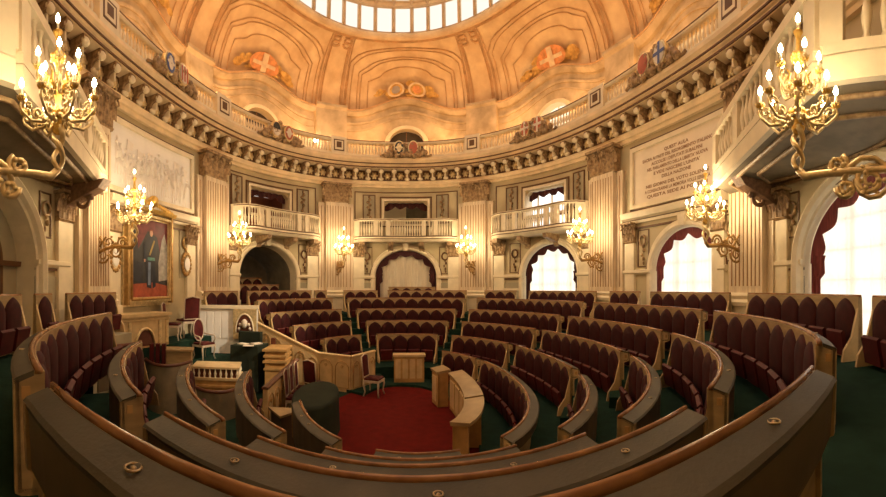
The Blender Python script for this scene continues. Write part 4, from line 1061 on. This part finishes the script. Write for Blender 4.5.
# white and gilt chairs
def chair(label, group, loc, rz, arms=False, tall=1.0, oval=False, sw=.46, first=[None, None]):
    root = thing('armchair' if arms else 'side_chair', (0, 0, 0), label, 'chair', group)
    W2 = sw/2
    for sx in (-1, 1):
        for sy in (-1, 1):
            mb = MB(); mb.tube([(sx*(W2-.03), sy*.2, .42), (sx*(W2-.01), sy*.21, .3), (sx*(W2-.05), sy*.19, .12), (sx*(W2-.01), sy*.22, 0)], [.028, .03, .018, .022], 6); mb.build('leg', [CHAIRW], root, local=True)
    mb = MB(); mb.box(-W2, W2, -.23, .23, .38, .44); mb.build('seat_frame', [CHAIRW], root, local=True)
    mb = MB(); mb.add(*(lambda q: (q.v, q.f))(MB().box(-W2+.02, W2-.02, -.21, .21, .44, .49))); mb.ball(0, 0, .48, W2-.03, .2, .045, 12); mb.build('seat', [REDS], root, local=True)
    zc = .78*tall; hz = .30*tall; hx = .20 if oval else .21
    mb = MB()
    if oval: ring = [(hx*sin(a*pi/10), .23+.06*(.0+(zc+hz*cos(a*pi/10)-.5)), zc+hz*cos(a*pi/10)) for a in range(21)]
    else: ring = [(x*hx, .23+.1*(z-.5), z) for x, z in ((-1, .5), (-1, zc+hz*.9), (-.5, zc+hz), (0, zc+hz*1.08), (.5, zc+hz), (1, zc+hz*.9), (1, .5), (-1, .5))]
    mb.tube(ring, .018, 6); mb.build('back_frame', [CHAIRW], root, local=True)
    mb = MB(); n = len(ring)-1; cz = sum(p[2] for p in ring[:-1])/n; cy = .23+.08*(cz-.5)
    mb.add([(0, cy-.035, cz)]+ring[:-1], [(0, k+1, (k+1) % n+1) for k in range(n)], 0, True); mb.add([(0, cy+.035, cz)]+ring[:-1], [(0, k+1, (k+1) % n+1) for k in range(n)], 0, True)
    mb.build('backrest', [REDS], root, local=True)
    if arms:
        for sx in (-1, 1):
            mb = MB(); mb.tube([(sx*(hx), .25, .74), (sx*(W2+.02), .05, .70), (sx*(W2+.03), -.14, .69), (sx*(W2+.03), -.19, .62), (sx*W2, -.1, .44)], .022, 6); mb.build('arm', [CHAIRW], root, local=True)
    root.location = loc; root.rotation_euler = (0, 0, rz); ORG[root.name] = loc
    return root
def P3(px, py, z): a = on(px, py, z); return (a[0], a[1], z)
ac = chair('tall oval backed crimson armchair with white frame behind the green cloth desk', 'president chairs', P3(204, 359, .86), 1.2, True, 1.08, True, .52)
ta = tree_of(ac)
copy_tree(ac, ta, P3(217, 350, .86), 1.1, 'smaller crimson armchair between the tall one and the desk', 'president chairs').scale = (.85, .85, .85)
copy_tree(ac, ta, P3(229, 348, .86), 1.0, 'crimson armchair nearest the shield panel of the tribune', 'president chairs').scale = (.8, .8, .85)
sc = chair('white framed side chair with crimson seat below the portrait, at the sideboard end', 'side chairs', (-6.45, 1.25, 1.42), 1.9)
ts = tree_of(sc)
copy_tree(sc, ts, (-6.4, 2.05, 1.42), -2.1, 'crimson backed side chair against the wall right of the portrait', 'side chairs').scale = (1.3, 1.1, 1.15)
copy_tree(sc, ts, P3(374, 395, .02), 1.2, 'small white framed side chair alone at the far edge of the red carpet', 'side chairs')
copy_tree(sc, ts, P3(316, 401, .02), 2.6, 'small chair beyond the oval green table with only its back showing', 'side chairs')
for k, (x, y) in enumerate(((-2.50, .90), (-2.52, .48), (-2.54, .06))):
    copy_tree(sc, ts, (x, y, .02), 1.57, 'crimson side chair %s along the low carved parapet' % ('farthest', 'in the middle', 'nearest')[k], 'chairs along the low parapet').scale = (.75, .7, 1)
# low carved parapet with dark rail
panel_wall('parapet', [(-2.80, 1.45), (-2.90, -.95)], 'low carved parapet with dark sloping rail left of the oval table', 'parapet', [0, 0], [1.05, .92], WOODL, RAILD)
# president's desk under green cloth
def cloth_box(name, P, z0, z1, label, cat, flare=.04):
    root = thing(name, (sum(p[0] for p in P)/len(P), sum(p[1] for p in P)/len(P), z0), label, cat)
    cx, cy = ORG[root.name][:2]; mb = MB(); n = len(P); m = 10; ring = []
    for i in range(n):
        a, b = P[i], P[(i+1) % n]
        for k in range(m): ring.append((a[0]+(b[0]-a[0])*k/m, a[1]+(b[1]-a[1])*k/m))
    N_ = len(ring); rows = []
    for t, z in ((.96, z1), (1, z1-.01), (1.0, z1-.05), (1.01, (z0+z1)/2), (1.03, z0+.01)):
        row = []
        for i, (x, y) in enumerate(ring):
            w_ = (.02*sin(i*1.9) if z < z1-.1 else 0)*(1.4-(z-z0)/(z1-z0)); row.append((cx+(x-cx)*(t+w_), cy+(y-cy)*(t+w_), z))
        rows.append(row)
    vs = [v for r in rows for v in r]
    mb.add(vs, [(j*N_+i, j*N_+(i+1) % N_, (j+1)*N_+(i+1) % N_, (j+1)*N_+i) for j in range(4) for i in range(N_)]+[tuple(range(N_))])
    mb.build('cloth', [CLOTH], root); return root
a, b, c_, d = on(222, 350, 1.32), on(268, 346, 1.32), on(259, 341, 1.32), on(228, 342, 1.32)
cl = cloth_box('covered_desk', [(-4.75, 1.6), (-3.95, 1.66), (-3.85, 2.35), (-4.7, 2.2)], .05, 1.34, 'long desk covered to the floor in dark green cloth before the tribune wall', 'desk')
root = thing('lectern', (-3.5, 2.1, 0), 'stepped honey wood lectern at the right end of the covered desk', 'lectern')
mb = MB(); mb.prism([(-3.72, 1.6), (-3.18, 1.75), (-3.2, 2.4), (-3.72, 2.4)], lambda p: (p[0], p[1], 0), lambda p: (p[0], p[1], 1.22)); mb.build('body', [WOODG], root)
for k, (z, e) in enumerate(((1.22, .06), (1.05, .035), (.9, .05), (.7, .03))):
    mb = MB(); mb.prism([(-3.72-e, 1.6-e), (-3.18+e, 1.75-e), (-3.2+e, 2.4+e), (-3.72-e, 2.4+e)], lambda p: (p[0], p[1], z), lambda p: (p[0], p[1], z+.06)); mb.build('moulding', [WOODG], root)
for k, (x, y, r) in enumerate(((-4.2, 1.6, .3), (-4.45, 1.85, -.4), (-4.1, 2.0, .9))):
    mb = MB(); rbox(mb, (x, y), r, -.15, .15, -.1, .1, 1.345, 1.36+.008*k); tag(mb.build('paper_stack', [WHITEP]), 'sheaf of papers %s on the green covered desk' % ('nearest', 'at the left', 'farthest')[k], 'papers', 'papers on the desk')
mb = MB(); rbox(mb, (-4.5, 2.6), 0, -.35, .35, -.12, .12, .86, 1.62); tag(mb.build('side_cabinet', [CLOTH]), 'olive covered cabinet behind the green desk at the tribune wall', 'cabinet')
mb = MB(); rbox(mb, (-3.75, 2.55), .1, -.07, .07, -.07, .07, 1.28, 1.46); bx_ = mb.build('small_box', [RAILD]); bx_.location.z = 1.28; tag(bx_, 'small dark red box on the lectern by the stepped parapet', 'box')
# balustraded rostrum
root = thing('rostrum', (-4.9, .75, .0), 'honey wood rostrum with a little balustrade on curved steps', 'rostrum')
c = far(217, 9.75); rz = .30
mb = MB(); rbox(mb, c, rz, -.62, .62, -.35, .42, .0, .62)
mb.build('body', [WOODG], root)
for z, e in ((.30, .10), (.42, .05), (.60, .04)):
    mb = MB(); rbox(mb, c, rz, -.62-e, .62+e, -.35-e, .42+e, z, z+.06); mb.build('step_moulding', [WOODG if z < .5 else WOODL], root)
mb = MB(); rbox(mb, c, rz, -.62, .62, -.35, .42, .88, .93); mb.build('desk_top', [WOODL], root)
mb = MB(); rbox(mb, c, rz, -.6, .6, -.3, .40, .64, .90); mb.build('inner_box', [RAILD], root)
ca, sa = cos(rz), sin(rz)
for k in range(9):
    x = -.56+k*.14; p = (c[0]+x*ca+.33*sa-ORG[root.name][0], c[1]+x*sa-.33*ca-ORG[root.name][1], .66); i_ = inst(BAL, root, p); i_.scale = (.6, .6, .40)
for k in range(5):
    y = -.33+k*.17; p = (c[0]+.6*ca-y*sa-ORG[root.name][0], c[1]+.6*sa+y*ca-ORG[root.name][1], .66); i_ = inst(BAL, root, p); i_.scale = (.6, .6, .40)
# clerks' box with red seats left of the rostrum
root = thing('clerk_desk', (-5.3, -.35, .86), 'honey wood clerk desk with two crimson seats below the sideboard', 'desk')
mb = MB(); rbox(mb, far(179, 9.45), .4, -.33, .33, -.2, .2, .86, 1.36); mb.build('body', [WOOD], root)
mb = MB(); rbox(mb, far(179, 9.45), .4, -.37, .37, -.24, .24, 1.36, 1.41); mb.build('desk_top', [WOOD], root)
for k in range(3):
    mb = MB(); rbox(mb, far(152+6*k, 9.3), .4, -.05, .05, -.07, .07, .95, 1.55); mb.build('seat_back', [REDS], root)
# oval table under green cloth
root = thing('oval_table', (-1.95, -.62, .015), 'oval table covered to the floor in dark green cloth on the red carpet', 'table')
mb = MB(); n = 48; rows = []
for r, z in ((0.0, .80), (.9, .80), (1.0, .79), (1.03, .74), (1.02, .4), (1.06, .02)):
    rows.append([(-1.93+.45*r*cos(2*pi*i/n)*(1+(.02*sin(i*2.1) if z < .7 else 0)), -.55+.98*r*sin(2*pi*i/n)*(1+(.02*sin(i*1.7) if z < .7 else 0)), z) for i in range(n)])
loft(mb, rows); mb.f = [f for f in mb.f]; mb.sm = [True]*len(mb.sm); mb.build('cloth', [CLOTH], root)
# front desk and small corner desk
root = thing('front_desk', (.27, 3.3, .08), 'small carved cream desk standing before the front central bench', 'desk', 'front desks around the carpet')
mb = MB(); rbox(mb, (.29, 3.32), -.05, -.46, .46, -.16, .16, .08, .86); mb.build('body', [WOODG], root)
mb = MB(); rbox(mb, (.29, 3.32), -.05, -.5, .5, -.2, .2, .86, .92); mb.build('desk_top', [WOODL], root)
for k in range(4):
    mb = MB(); rbox(mb, (.29, 3.32), -.05, -.42+k*.22, -.26+k*.22, -.18, -.16, .2, .78); mb.build('carved_panel', [WOODL], root)
root = thing('corner_desk', (-2.6, -2.2, 0), 'plain tan corner desk top behind the left inner bench', 'desk')
pp = [on(268, 407, .78), on(304, 409, .78), on(280, 417, .78)]
mb = MB(); mb.prism(pp, lambda p: (p[0], p[1], .75), lambda p: (p[0], p[1], .79)); mb.build('desk_top', [WOOD], root)
cx = sum(p[0] for p in pp)/3; cy = sum(p[1] for p in pp)/3
mb = MB(); mb.prism([(cx+(p[0]-cx)*.8, cy+(p[1]-cy)*.8) for p in pp], lambda p: (p[0], p[1], 0), lambda p: (p[0], p[1], .75)); mb.build('body', [FASC], root)

# ------------------------------------------------------------------ portrait, relief, tablet
s0, s1, z0, z1 = -13.45, -11.72, 2.70, 4.92
root = thing('portrait_painting', W((s0+s1)/2, .05, z0), 'tall gilt framed portrait of a person in dark uniform before a crimson drape', 'painting')
mb = MB(); wbox(mb, s0-.26, s1+.26, 0, .08, z0-.26, z1+.26)
for x in (s0-.14, s1): wbox(mb, x, x+.14, .08, .20, z0-.14, z1+.14)
for z in (z0-.14, z1): wbox(mb, s0, s1, .08, .20, z, z+.14)
for x in (s0-.22, s1+.14): wbox(mb, x, x+.08, .08, .22, z0-.2, z1+.2, 1)
mb.tube([W(s, .2, z) for s, z in ((s0-.05, z0-.05), (s1+.05, z0-.05), (s1+.05, z1+.05), (s0-.05, z1+.05), (s0-.05, z0-.05))], .05, 6, 1)
mb.build('frame', [PALEGOLD, DGILT], root)
sm = (s0+s1)/2
mb = MB()
for k in range(-9, 10):
    x = k/9; p = W(sm+x*1.0, .2, z1+.30+.16*cos(x*pi/2)); mb.ball(p[0], p[1], p[2], .1, .1, .1, 8)
sweep(mb, WALL, s0-.3, s1+.3, [(0, z1+.2), (.26, z1+.2), (.32, z1+.3), (0, z1+.32)], .3)
p = W(sm, .26, z1+.52); mb.ball(p[0], p[1], p[2], .2, .12, .18, 10); mb.build('crest', [GOLD], root)
mb = MB()
pA, pB = W(s0, .14, z0), W(s1, .14, z0); pl = hypot(pB[0]-pA[0], pB[1]-pA[1]); pn = ((pB[1]-pA[1])/pl, -(pB[0]-pA[0])/pl)
def pp_(pts, d, mi): mb.add([(pA[0]+(pB[0]-pA[0])*((x+hw)/(2*hw))+pn[0]*d, pA[1]+(pB[1]-pA[1])*((x+hw)/(2*hw))+pn[1]*d, z0+z) for x, z in pts], [tuple(range(len(pts)))], mi)
hw = (s1-s0)/2; hh = z1-z0
pp_([(-hw, 0), (hw, 0), (hw, hh), (-hw, hh)], 0, 0)
pp_([(-hw, 0), (hw, 0), (hw, .32), (.2, .42), (-hw, .36)], .004, 1)
pp_([(-hw*.75, hh), (hw, hh), (hw, 1.5), (.5, 1.25), (.35, 1.75), (-.1, 1.9), (-.55, 1.35), (-.6, 1.8)], .004, 2)
pp_([(.42, .45), (hw, .5), (hw, 1.5), (.72, 1.9), (.58, 1.7), (.40, 1.0)], .008, 3)
pp_([(-hw, .42), (-.35, .42), (-.3, .95), (-hw, 1.05)], .008, 4)
pp_([(-.17, .28), (.05, .24), (.04, .95), (.10, .95), (.12, .24), (.26, .30), (.24, 1.12), (.27, 1.62), (.14, 1.74), (-.05, 1.74), (-.2, 1.62), (-.25, 1.15), (-.2, 1.0)], .012, 4)
pp_([(-.12, .34), (0, .34), (.02, 1.0), (-.1, 1.0)], .016, 5)
pp_([(-.14, 1.05), (.22, 1.05), (.2, 1.14), (-.14, 1.14)], .018, 6)
pp_([(-.08, 1.2), (.16, 1.66), (.22, 1.62), (0, 1.2)], .018, 7)
pp_([(.045+.075*cos(a*pi/6), 1.84+.10*sin(a*pi/6)) for a in range(12)], .016, 8)
pp_([(.045+.075*cos(a*pi/6), 1.915+.035*sin(a*pi/6)) for a in range(7)], .018, 1)
pp_([(-.30, 1.08), (-.2, 1.1), (-.22, 1.6), (-.31, 1.5)], .016, 4); pp_([(-.31, 1.0), (-.23, 1.0), (-.23, 1.08), (-.31, 1.08)], .018, 8)
pc = lambda n, c: mat(n, c, .5, amt=.3, scale=6)
mb.build('canvas', [pc('paint_dark', (.03, .03, .035)), pc('paint_floor', (.35, .07, .03)), pc('paint_drape', (.16, .025, .03)), pc('paint_column', (.42, .40, .36)), pc('paint_uniform', (.012, .015, .03)),
                    pc('paint_trousers', (.16, .22, .34)), pc('paint_sash', (.10, .30, .26)), pc('paint_gold', (.5, .36, .1)), pc('paint_skin', (.62, .36, .24))], root)
# gilt trophies on both sides of the portrait
for s, lab in ((-14.05, 'gilt wall trophy with a round medallion left of the portrait'), (-10.62, 'gilt wall trophy with a round medallion right of the portrait')):
    root = thing('wall_trophy', W(s, .05, 3.4), lab, 'ornament', 'gilt trophies')
    mb = MB(); wbox(mb, s-.3, s+.3, 0, .03, 3.3, 4.85); mb.build('back_panel', [STONE2], root)
    mb = MB(); mb.tube([W(s+.17*cos(a*pi/8), .06, 4.45+.2*sin(a*pi/8)) for a in range(17)], .04, 6); mb.build('wreath', [DGILT], root)
    mb = MB(); p = W(s, .06, 3.75); 
    for a in range(16): q = W(s+.2*cos(a*pi/8), .07, 3.75+.34*sin(a*pi/8)); mb.ball(q[0], q[1], q[2], .07, .07, .08, 6)
    mb.tube([W(s+.05*sin(k*1.3), .06, 4.1+.03*k) for k in range(8)], .03, 5); mb.build('scrollwork', [DGILT], root)
    mb = MB(); mb.add([W(s+.14*cos(a*pi/10), .12, 3.75+.22*sin(a*pi/10)) for a in range(20)], [tuple(range(20))]); mb.build('medallion', [MARBLE], root)
# marble relief: a crowd of small figures
s0, s1, z0, z1 = -14.26, -10.4, 5.50, 7.42
root = thing('marble_relief', W((s0+s1)/2, .05, z0), 'white marble relief with a crowd of figures above the portrait', 'relief')
mb = MB(); wbox(mb, s0, s1, 0, .05, z0, z1); mb.build('slab', [MARBLE], root)
mb = MB(); rr = random.Random(5)
for k in range(30):
    x = s0+.25+(s1-s0-.5)*(k+.5)/30; zb = z0+.16+rr.choice((0, .12, .3)); h = rr.uniform(.85, 1.05)*(1.0 if abs(x-(s0+s1)/2) > .4 else 1.25); ln = rr.uniform(-.12, .12)
    P = lambda dx, z, d=.05: W(x+dx, d-.01, zb+z*h)
    mb.tube([P(-.07, 0), P(-.05, .25), P(0, .5)], [.022, .03, .045], 5); mb.tube([P(.07, 0), P(.04, .25), P(0, .5)], [.022, .03, .045], 5)
    mb.tube([P(0, .45), P(ln*.5, .65), P(ln, .82)], [.055, .06, .05], 6)
    q = P(ln, .92, .08); mb.ball(q[0], q[1], q[2], .042, .042, .055, 7)
    e = rr.uniform(-.2, .2); mb.tube([P(ln, .80, .09), P(ln+e*.6, .66, .1), P(ln+e, .72+rr.uniform(-.15, .25), .1)], [.025, .02, .015], 5)
for x, z in ((s0+.65, 1.5), (s0+2.9, 1.5), (s0+1.1, 1.35), (s0+3.3, 1.4)):
    mb.tube([W(x, .07, z0+.2), W(x+.1, .07, z0+z)], .012, 4)
    mb.add([W(x+.1, .07, z0+z), W(x+.38, .08, z0+z-.06), W(x+.3, .08, z0+z-.28), W(x+.07, .07, z0+z-.25)], [(0, 1, 2, 3)])
fg = mb.build('carved_figures', [mat('relief_marble', (.86, .80, .72), .45, amt=.08)], root); fg['kind'] = 'stuff'
# inscribed tablet
s0, s1, z0, z1 = 12.15, 15.85, 5.50, 7.42
root = thing('inscribed_tablet', W((s0+s1)/2, .05, z0), 'pale marble tablet with nine lines of engraved lettering on the right wall', 'tablet')
mb = MB(); wbox(mb, s0, s1, 0, .05, z0, z1); mb.build('slab', [TABLET], root)
LINES = [('QUEST\u2019 AULA', 1.0, 0), ('SACRA AI FASTI DEL RISORGIMENTO ITALIANO', 2.9, 0), ('ACCOLSE I DEPUTATI SUBALPINI', 2.1, 0), ('NEL PARLAMENTO DELLA LIBERTA\u2019 NUOVA', 2.5, 0),
         ('E VIDE NASCERE L\u2019UNITA\u2019', 1.9, 0), ('DELLA NAZIONE', 1.2, 0), ('NEI GIORNI DEL VOTO SOLENNE', 2.6, .1), ('A CONSACRARNE LA MEMORIA VOLLE SERBATA', 2.7, 0), ('QUESTA SEDE AI POSTERI', 2.5, 0)]
for k, (tx, wd, _) in enumerate(LINES):
    cu = bpy.data.curves.new('line', 'FONT'); cu.body = tx; cu.size = .17; cu.offset = .005; cu.align_x = 'CENTER'; cu.resolution_u = 2
    to = bpy.data.objects.new('line', cu); C.objects.link(to); bpy.context.view_layer.update()
    me = bpy.data.meshes.new_from_object(to.evaluated_get(bpy.context.evaluated_depsgraph_get())); bpy.data.objects.remove(to)
    xs = [v.co.x for v in me.vertices]; wdt = max(xs)-min(xs); f = wd/wdt; zc = z1-.40-k*.155-(.05 if k > 5 else 0)
    o = ORG[root.name]
    for v in me.vertices:
        q = W((s0+s1)/2+v.co.x*f, .055, zc+v.co.y*.78); v.co = (q[0]-o[0], q[1]-o[1], q[2]-o[2])
    me.materials.append(INK); ob = bpy.data.objects.new('lettering', me); C.objects.link(ob); ob.parent = root
# ------------------------------------------------------------------ wall candelabra
# one mesh per kind of part, shared by the eight candelabra
def swirl(mb, x, z, r, y=0, turns=1.5, th=.02, sg=1, a0=0, n=18, mi=0):
    mb.tube([(x+sg*(r*(1-.8*k/n))*cos(a0+turns*2*pi*k/n), y, z+(r*(1-.8*k/n))*sin(a0+turns*2*pi*k/n)) for k in range(n+1)], [th*(1-.4*k/n) for k in range(n+1)], 6, mi)
mb = MB()
mb.lathe([(.0, .08), (.05, .10), (.075, .15), (.04, .2), (.06, .25), (.10, .29), (.06, .34), (.03, .4), (.045, .5), (.07, .56), (.035, .62), (.028, .8), (.05, .86), (.075, .92), (.03, .97), (.022, 1.1), (.04, 1.14), (.055, 1.17), (.02, 1.2)], n=10)
for k in range(8):
    a = k*pi/4; mb.ball(.085*cos(a), .085*sin(a), .3, .035, .035, .05, 6); mb.ball(.06*cos(a+.3), .06*sin(a+.3), .9, .03, .03, .045, 6)
    mb.tube([(.05*cos(a), .05*sin(a), .55), (.12*cos(a), .12*sin(a), .62), (.10*cos(a), .10*sin(a), .7), (.14*cos(a), .14*sin(a), .74)], [.02, .018, .014, .006], 5)
STEM = mb.build('stem', [GOLD], local=True)
mb = MB()                                   # two serpents twisted into the foot
for sg in (0, pi):
    mb.tube([((.075-.01*cos(k*.5))*cos(sg+k*.42)*(.35+.65*sin(pi*min(1, (k+2)/16))), .05*sin(sg+k*.42), .16-.03*k) for k in range(16)], [.034-.0006*k for k in range(16)], 8)
TWIST = mb.build('twisted_serpents', [PALEGOLD], local=True)
def armmesh(R, z0, zc):
    mb = MB()
    mb.tube([(.05, 0, z0), (.16*R/.4, 0, z0-.10), (.30*R/.4, 0, z0-.11), (.40*R/.4, 0, z0-.02), (R+.015, 0, zc-.12), (R, 0, zc-.05)], [.022, .02, .018, .016, .014, .012], 6)
    swirl(mb, R*.55, z0-.03, R*.16, 0, 1.4, .013, 1, -1.2); swirl(mb, R*.85, z0+.03, R*.13, 0, 1.3, .011, -1, .4)
    for q in (.25, .42, .6, .78, .95):
        mb.ball(R*q, .02*(-1)**int(q*10), z0-.11+.16*q*q, .024, .02, .03, 6)
        mb.ball(R*q, -.02*(-1)**int(q*10), z0-.05+.12*q*q, .018, .024, .024, 6)
    mb.lathe([(.012, zc-.06), (.03, zc-.045), (.055, zc-.03), (.05, zc-.02), (.016, zc-.015), (.02, zc)], R, 0, 0, 8)
    return mb.build('arm', [PALEGOLD], local=True)
ARM = armmesh(.40, .30, .44); ARMU = armmesh(.22, .62, .80)
mb = MB(); mb.lathe([(.014, 0), (.014, .07), (.004, .075), (0, .075)], n=6); CANDLE = mb.build('candle', [WAX], local=True)
mb = MB(); mb.lathe([(0, .07), (.02, .085), (.028, .11), (.018, .145), (0, .175)], n=8); FLM = mb.build('flame', [FLAME], local=True)
mb = MB()                                    # leaf cluster under the candles
for k in range(7): a = k*2*pi/7; mb.tube([(0, 0, 0), (.035*cos(a), .035*sin(a), .015), (.055*cos(a), .055*sin(a), .05)], [.014, .012, .003], 4)
LEAFC = mb.build('leaf_cup', [GOLD], local=True)
def bracket(Lb):
    mb = MB()                                # +y runs back to the wall
    mb.tube([(0, 0, -.28), (0, .08, -.36), (0, .25, -.34), (0, .45*Lb, -.30), (0, .7*Lb, -.34), (0, Lb*.9, -.42), (0, Lb, -.40)], [.04, .05, .045, .042, .042, .045, .05], 8)
    k = MB()
    rs = [(.30, -.24, .15), (.46, -.42, .18), (.64, -.20, .16), (.80, -.5, .2), (.92, -.16, .14)] if Lb < 1.4 else [(.36, -.42, .17), (.36, -.42, .10), (.20, -.26, .07), (.24, -.50, .06), (.52, -.20, .09), (.55, -.58, .08), (.66, -.42, .15), (.84, -.40, .18)]
    for i, (fx, z, r) in enumerate(rs):
        q = MB(); swirl(q, 0, 0, r*(1 if Lb < 1.4 else 1.6), 0, 1.7, .028 if Lb < 1.4 else .036, 1 if i % 2 else -1, i)
        for v in range(len(q.v)): x, y, zz = q.v[v]; q.v[v] = (y+.0, fx*Lb+x, z+zz)
        mb.add(q.v, q.f, 0, True)
        for j in range(6): a = j*1.05; mb.ball(.02*(-1)**j, fx*Lb+r*.9*cos(a), z+r*.9*sin(a), .03, .035, .03, 6)
    mb.ball(0, Lb, -.38, .09, .05, .22, 8)
    return mb.build('scroll_bracket', [DGILT if Lb < 1.4 else PALEGOLD], local=True)
BR1, BR2 = bracket(1.12), bracket(2.1)
SRC = [STEM, TWIST, ARM, ARMU, CANDLE, FLM, LEAFC, BR1, BR2]
for q in SRC: C.objects.unlink(q)
def candelabrum(loc, rz, label, long=False, scale=1.0):
    root = thing('wall_candelabrum', loc, label, 'candelabrum', 'gilt wall candelabra', rz); root.scale = (scale,)*3
    inst(STEM, root, (0, 0, 0)); inst(TWIST, root, (0, 0, .0)); b = inst(BR2 if long else BR1, root, (0, 0, 0))
    for A_, n, R, zc, off in ((ARM, 8, .40, .44, .2), (ARMU, 5, .22, .80, .5)):
        for k in range(n):
            a = off+2*pi*k/n; arm = inst(A_, root, (0, 0, 0), a)
            c = inst(CANDLE, arm, (R, 0, zc)); inst(FLM, c, (0, 0, 0)); inst(LEAFC, arm, (R, 0, zc-.06))
    c = inst(CANDLE, root, (0, 0, 1.2)); inst(FLM, c, (0, 0, 0))
    for dx, dy, dz in (((0, 0, .62),) if not long else ((0, 0, .62),)):
        point((loc[0], loc[1], loc[2]+dz*scale), P_CANDLE*(.33 if long else 1), (1, .74, .43), .32, 'candle_light')
def point(loc, e, col, r=.15, name='lamp_light'):
    l = bpy.data.lights.new(name, 'POINT'); l.energy = e; l.color = col; l.shadow_soft_size = r
    o = bpy.data.objects.new(name, l); C.objects.link(o); o.location = loc; return o
for s, lab in ((-2.74, 'gilt candelabrum on the pilaster left of the central arch'), (4.08, 'gilt candelabrum on the pilaster right of the central arch'),
               (-9.17, 'gilt candelabrum on the pilaster right of the portrait'), (10.82, 'gilt candelabrum on the pilaster left of the tablet'),
               (-14.96, 'gilt candelabrum before the portrait at its upper left'), (16.63, 'gilt candelabrum under the right end of the tablet')):
    d = 1.28
    candelabrum(W(s, d, 4.22), WALL.rot(s), lab)
for px, t, z, tgt, lab in ((58, 3.5, 4.33, (-4.35, -7.6), 'large near gilt candelabrum at the upper left'), (798, 3.5, 4.33, (2.95, -8.4), 'large near gilt candelabrum at the upper right')):
    x, y = far(px, t); candelabrum((x, y, z), atan2(tgt[1]-y, tgt[0]-x)-pi/2, lab, True, .90)
# ------------------------------------------------------------------ gallery uplights, and a spot added for the tribune
def point(loc, e, col, r=.15, name='lamp_light'):
    l = bpy.data.lights.new(name, 'POINT'); l.energy = e; l.color = col; l.shadow_soft_size = r
    o = bpy.data.objects.new(name, l); C.objects.link(o); o.location = loc; return o
for s in PIL_S[:]:
    for q in (1.6, 5.0):
        point(W(s+q, .1, 10.2), P_UP, (1, .56, .23), .35)

def spot(loc, tgt, e, col, ang, blend=.5):
    l = bpy.data.lights.new('added_spot', 'SPOT'); l.energy = e; l.color = col; l.spot_size = radians(ang); l.spot_blend = blend; l.shadow_soft_size = .12
    o = bpy.data.objects.new('added_spot', l); C.objects.link(o); o.location = loc
    from mathutils import Vector
    o.rotation_euler = (Vector(tgt)-Vector(loc)).to_track_quat('-Z', 'Y').to_euler(); return o
lp = W(14.9, .05, 10.7)
spot(lp, (-4.3, 2.4, 1.4), P_SPOT, (1, .84, .60), 17)  # added beam to brighten the tribune; its position is assumed
root = thing('floodlamp', W(14.9, -.1, 8.96), 'small lamp body added on the gallery above the tablet for the tribune spot', 'lamp')  # stand and housing added only to give the spot a source
mb = MB(); q = W(14.9, -.3, 8.96); mb.tube([(q[0], q[1], 8.96), (q[0], q[1], 10.6)], .02, 6); mb.lathe([(0, 0), (.12, 0), (.12, .02), (0, .03)], q[0], q[1], 8.96, 10); mb.build('stand', [BRASS], root)
mb = MB(); mb.ball(q[0]+.12, q[1], 10.68, .07, .07, .07, 10); mb.build('housing', [BRASS], root)
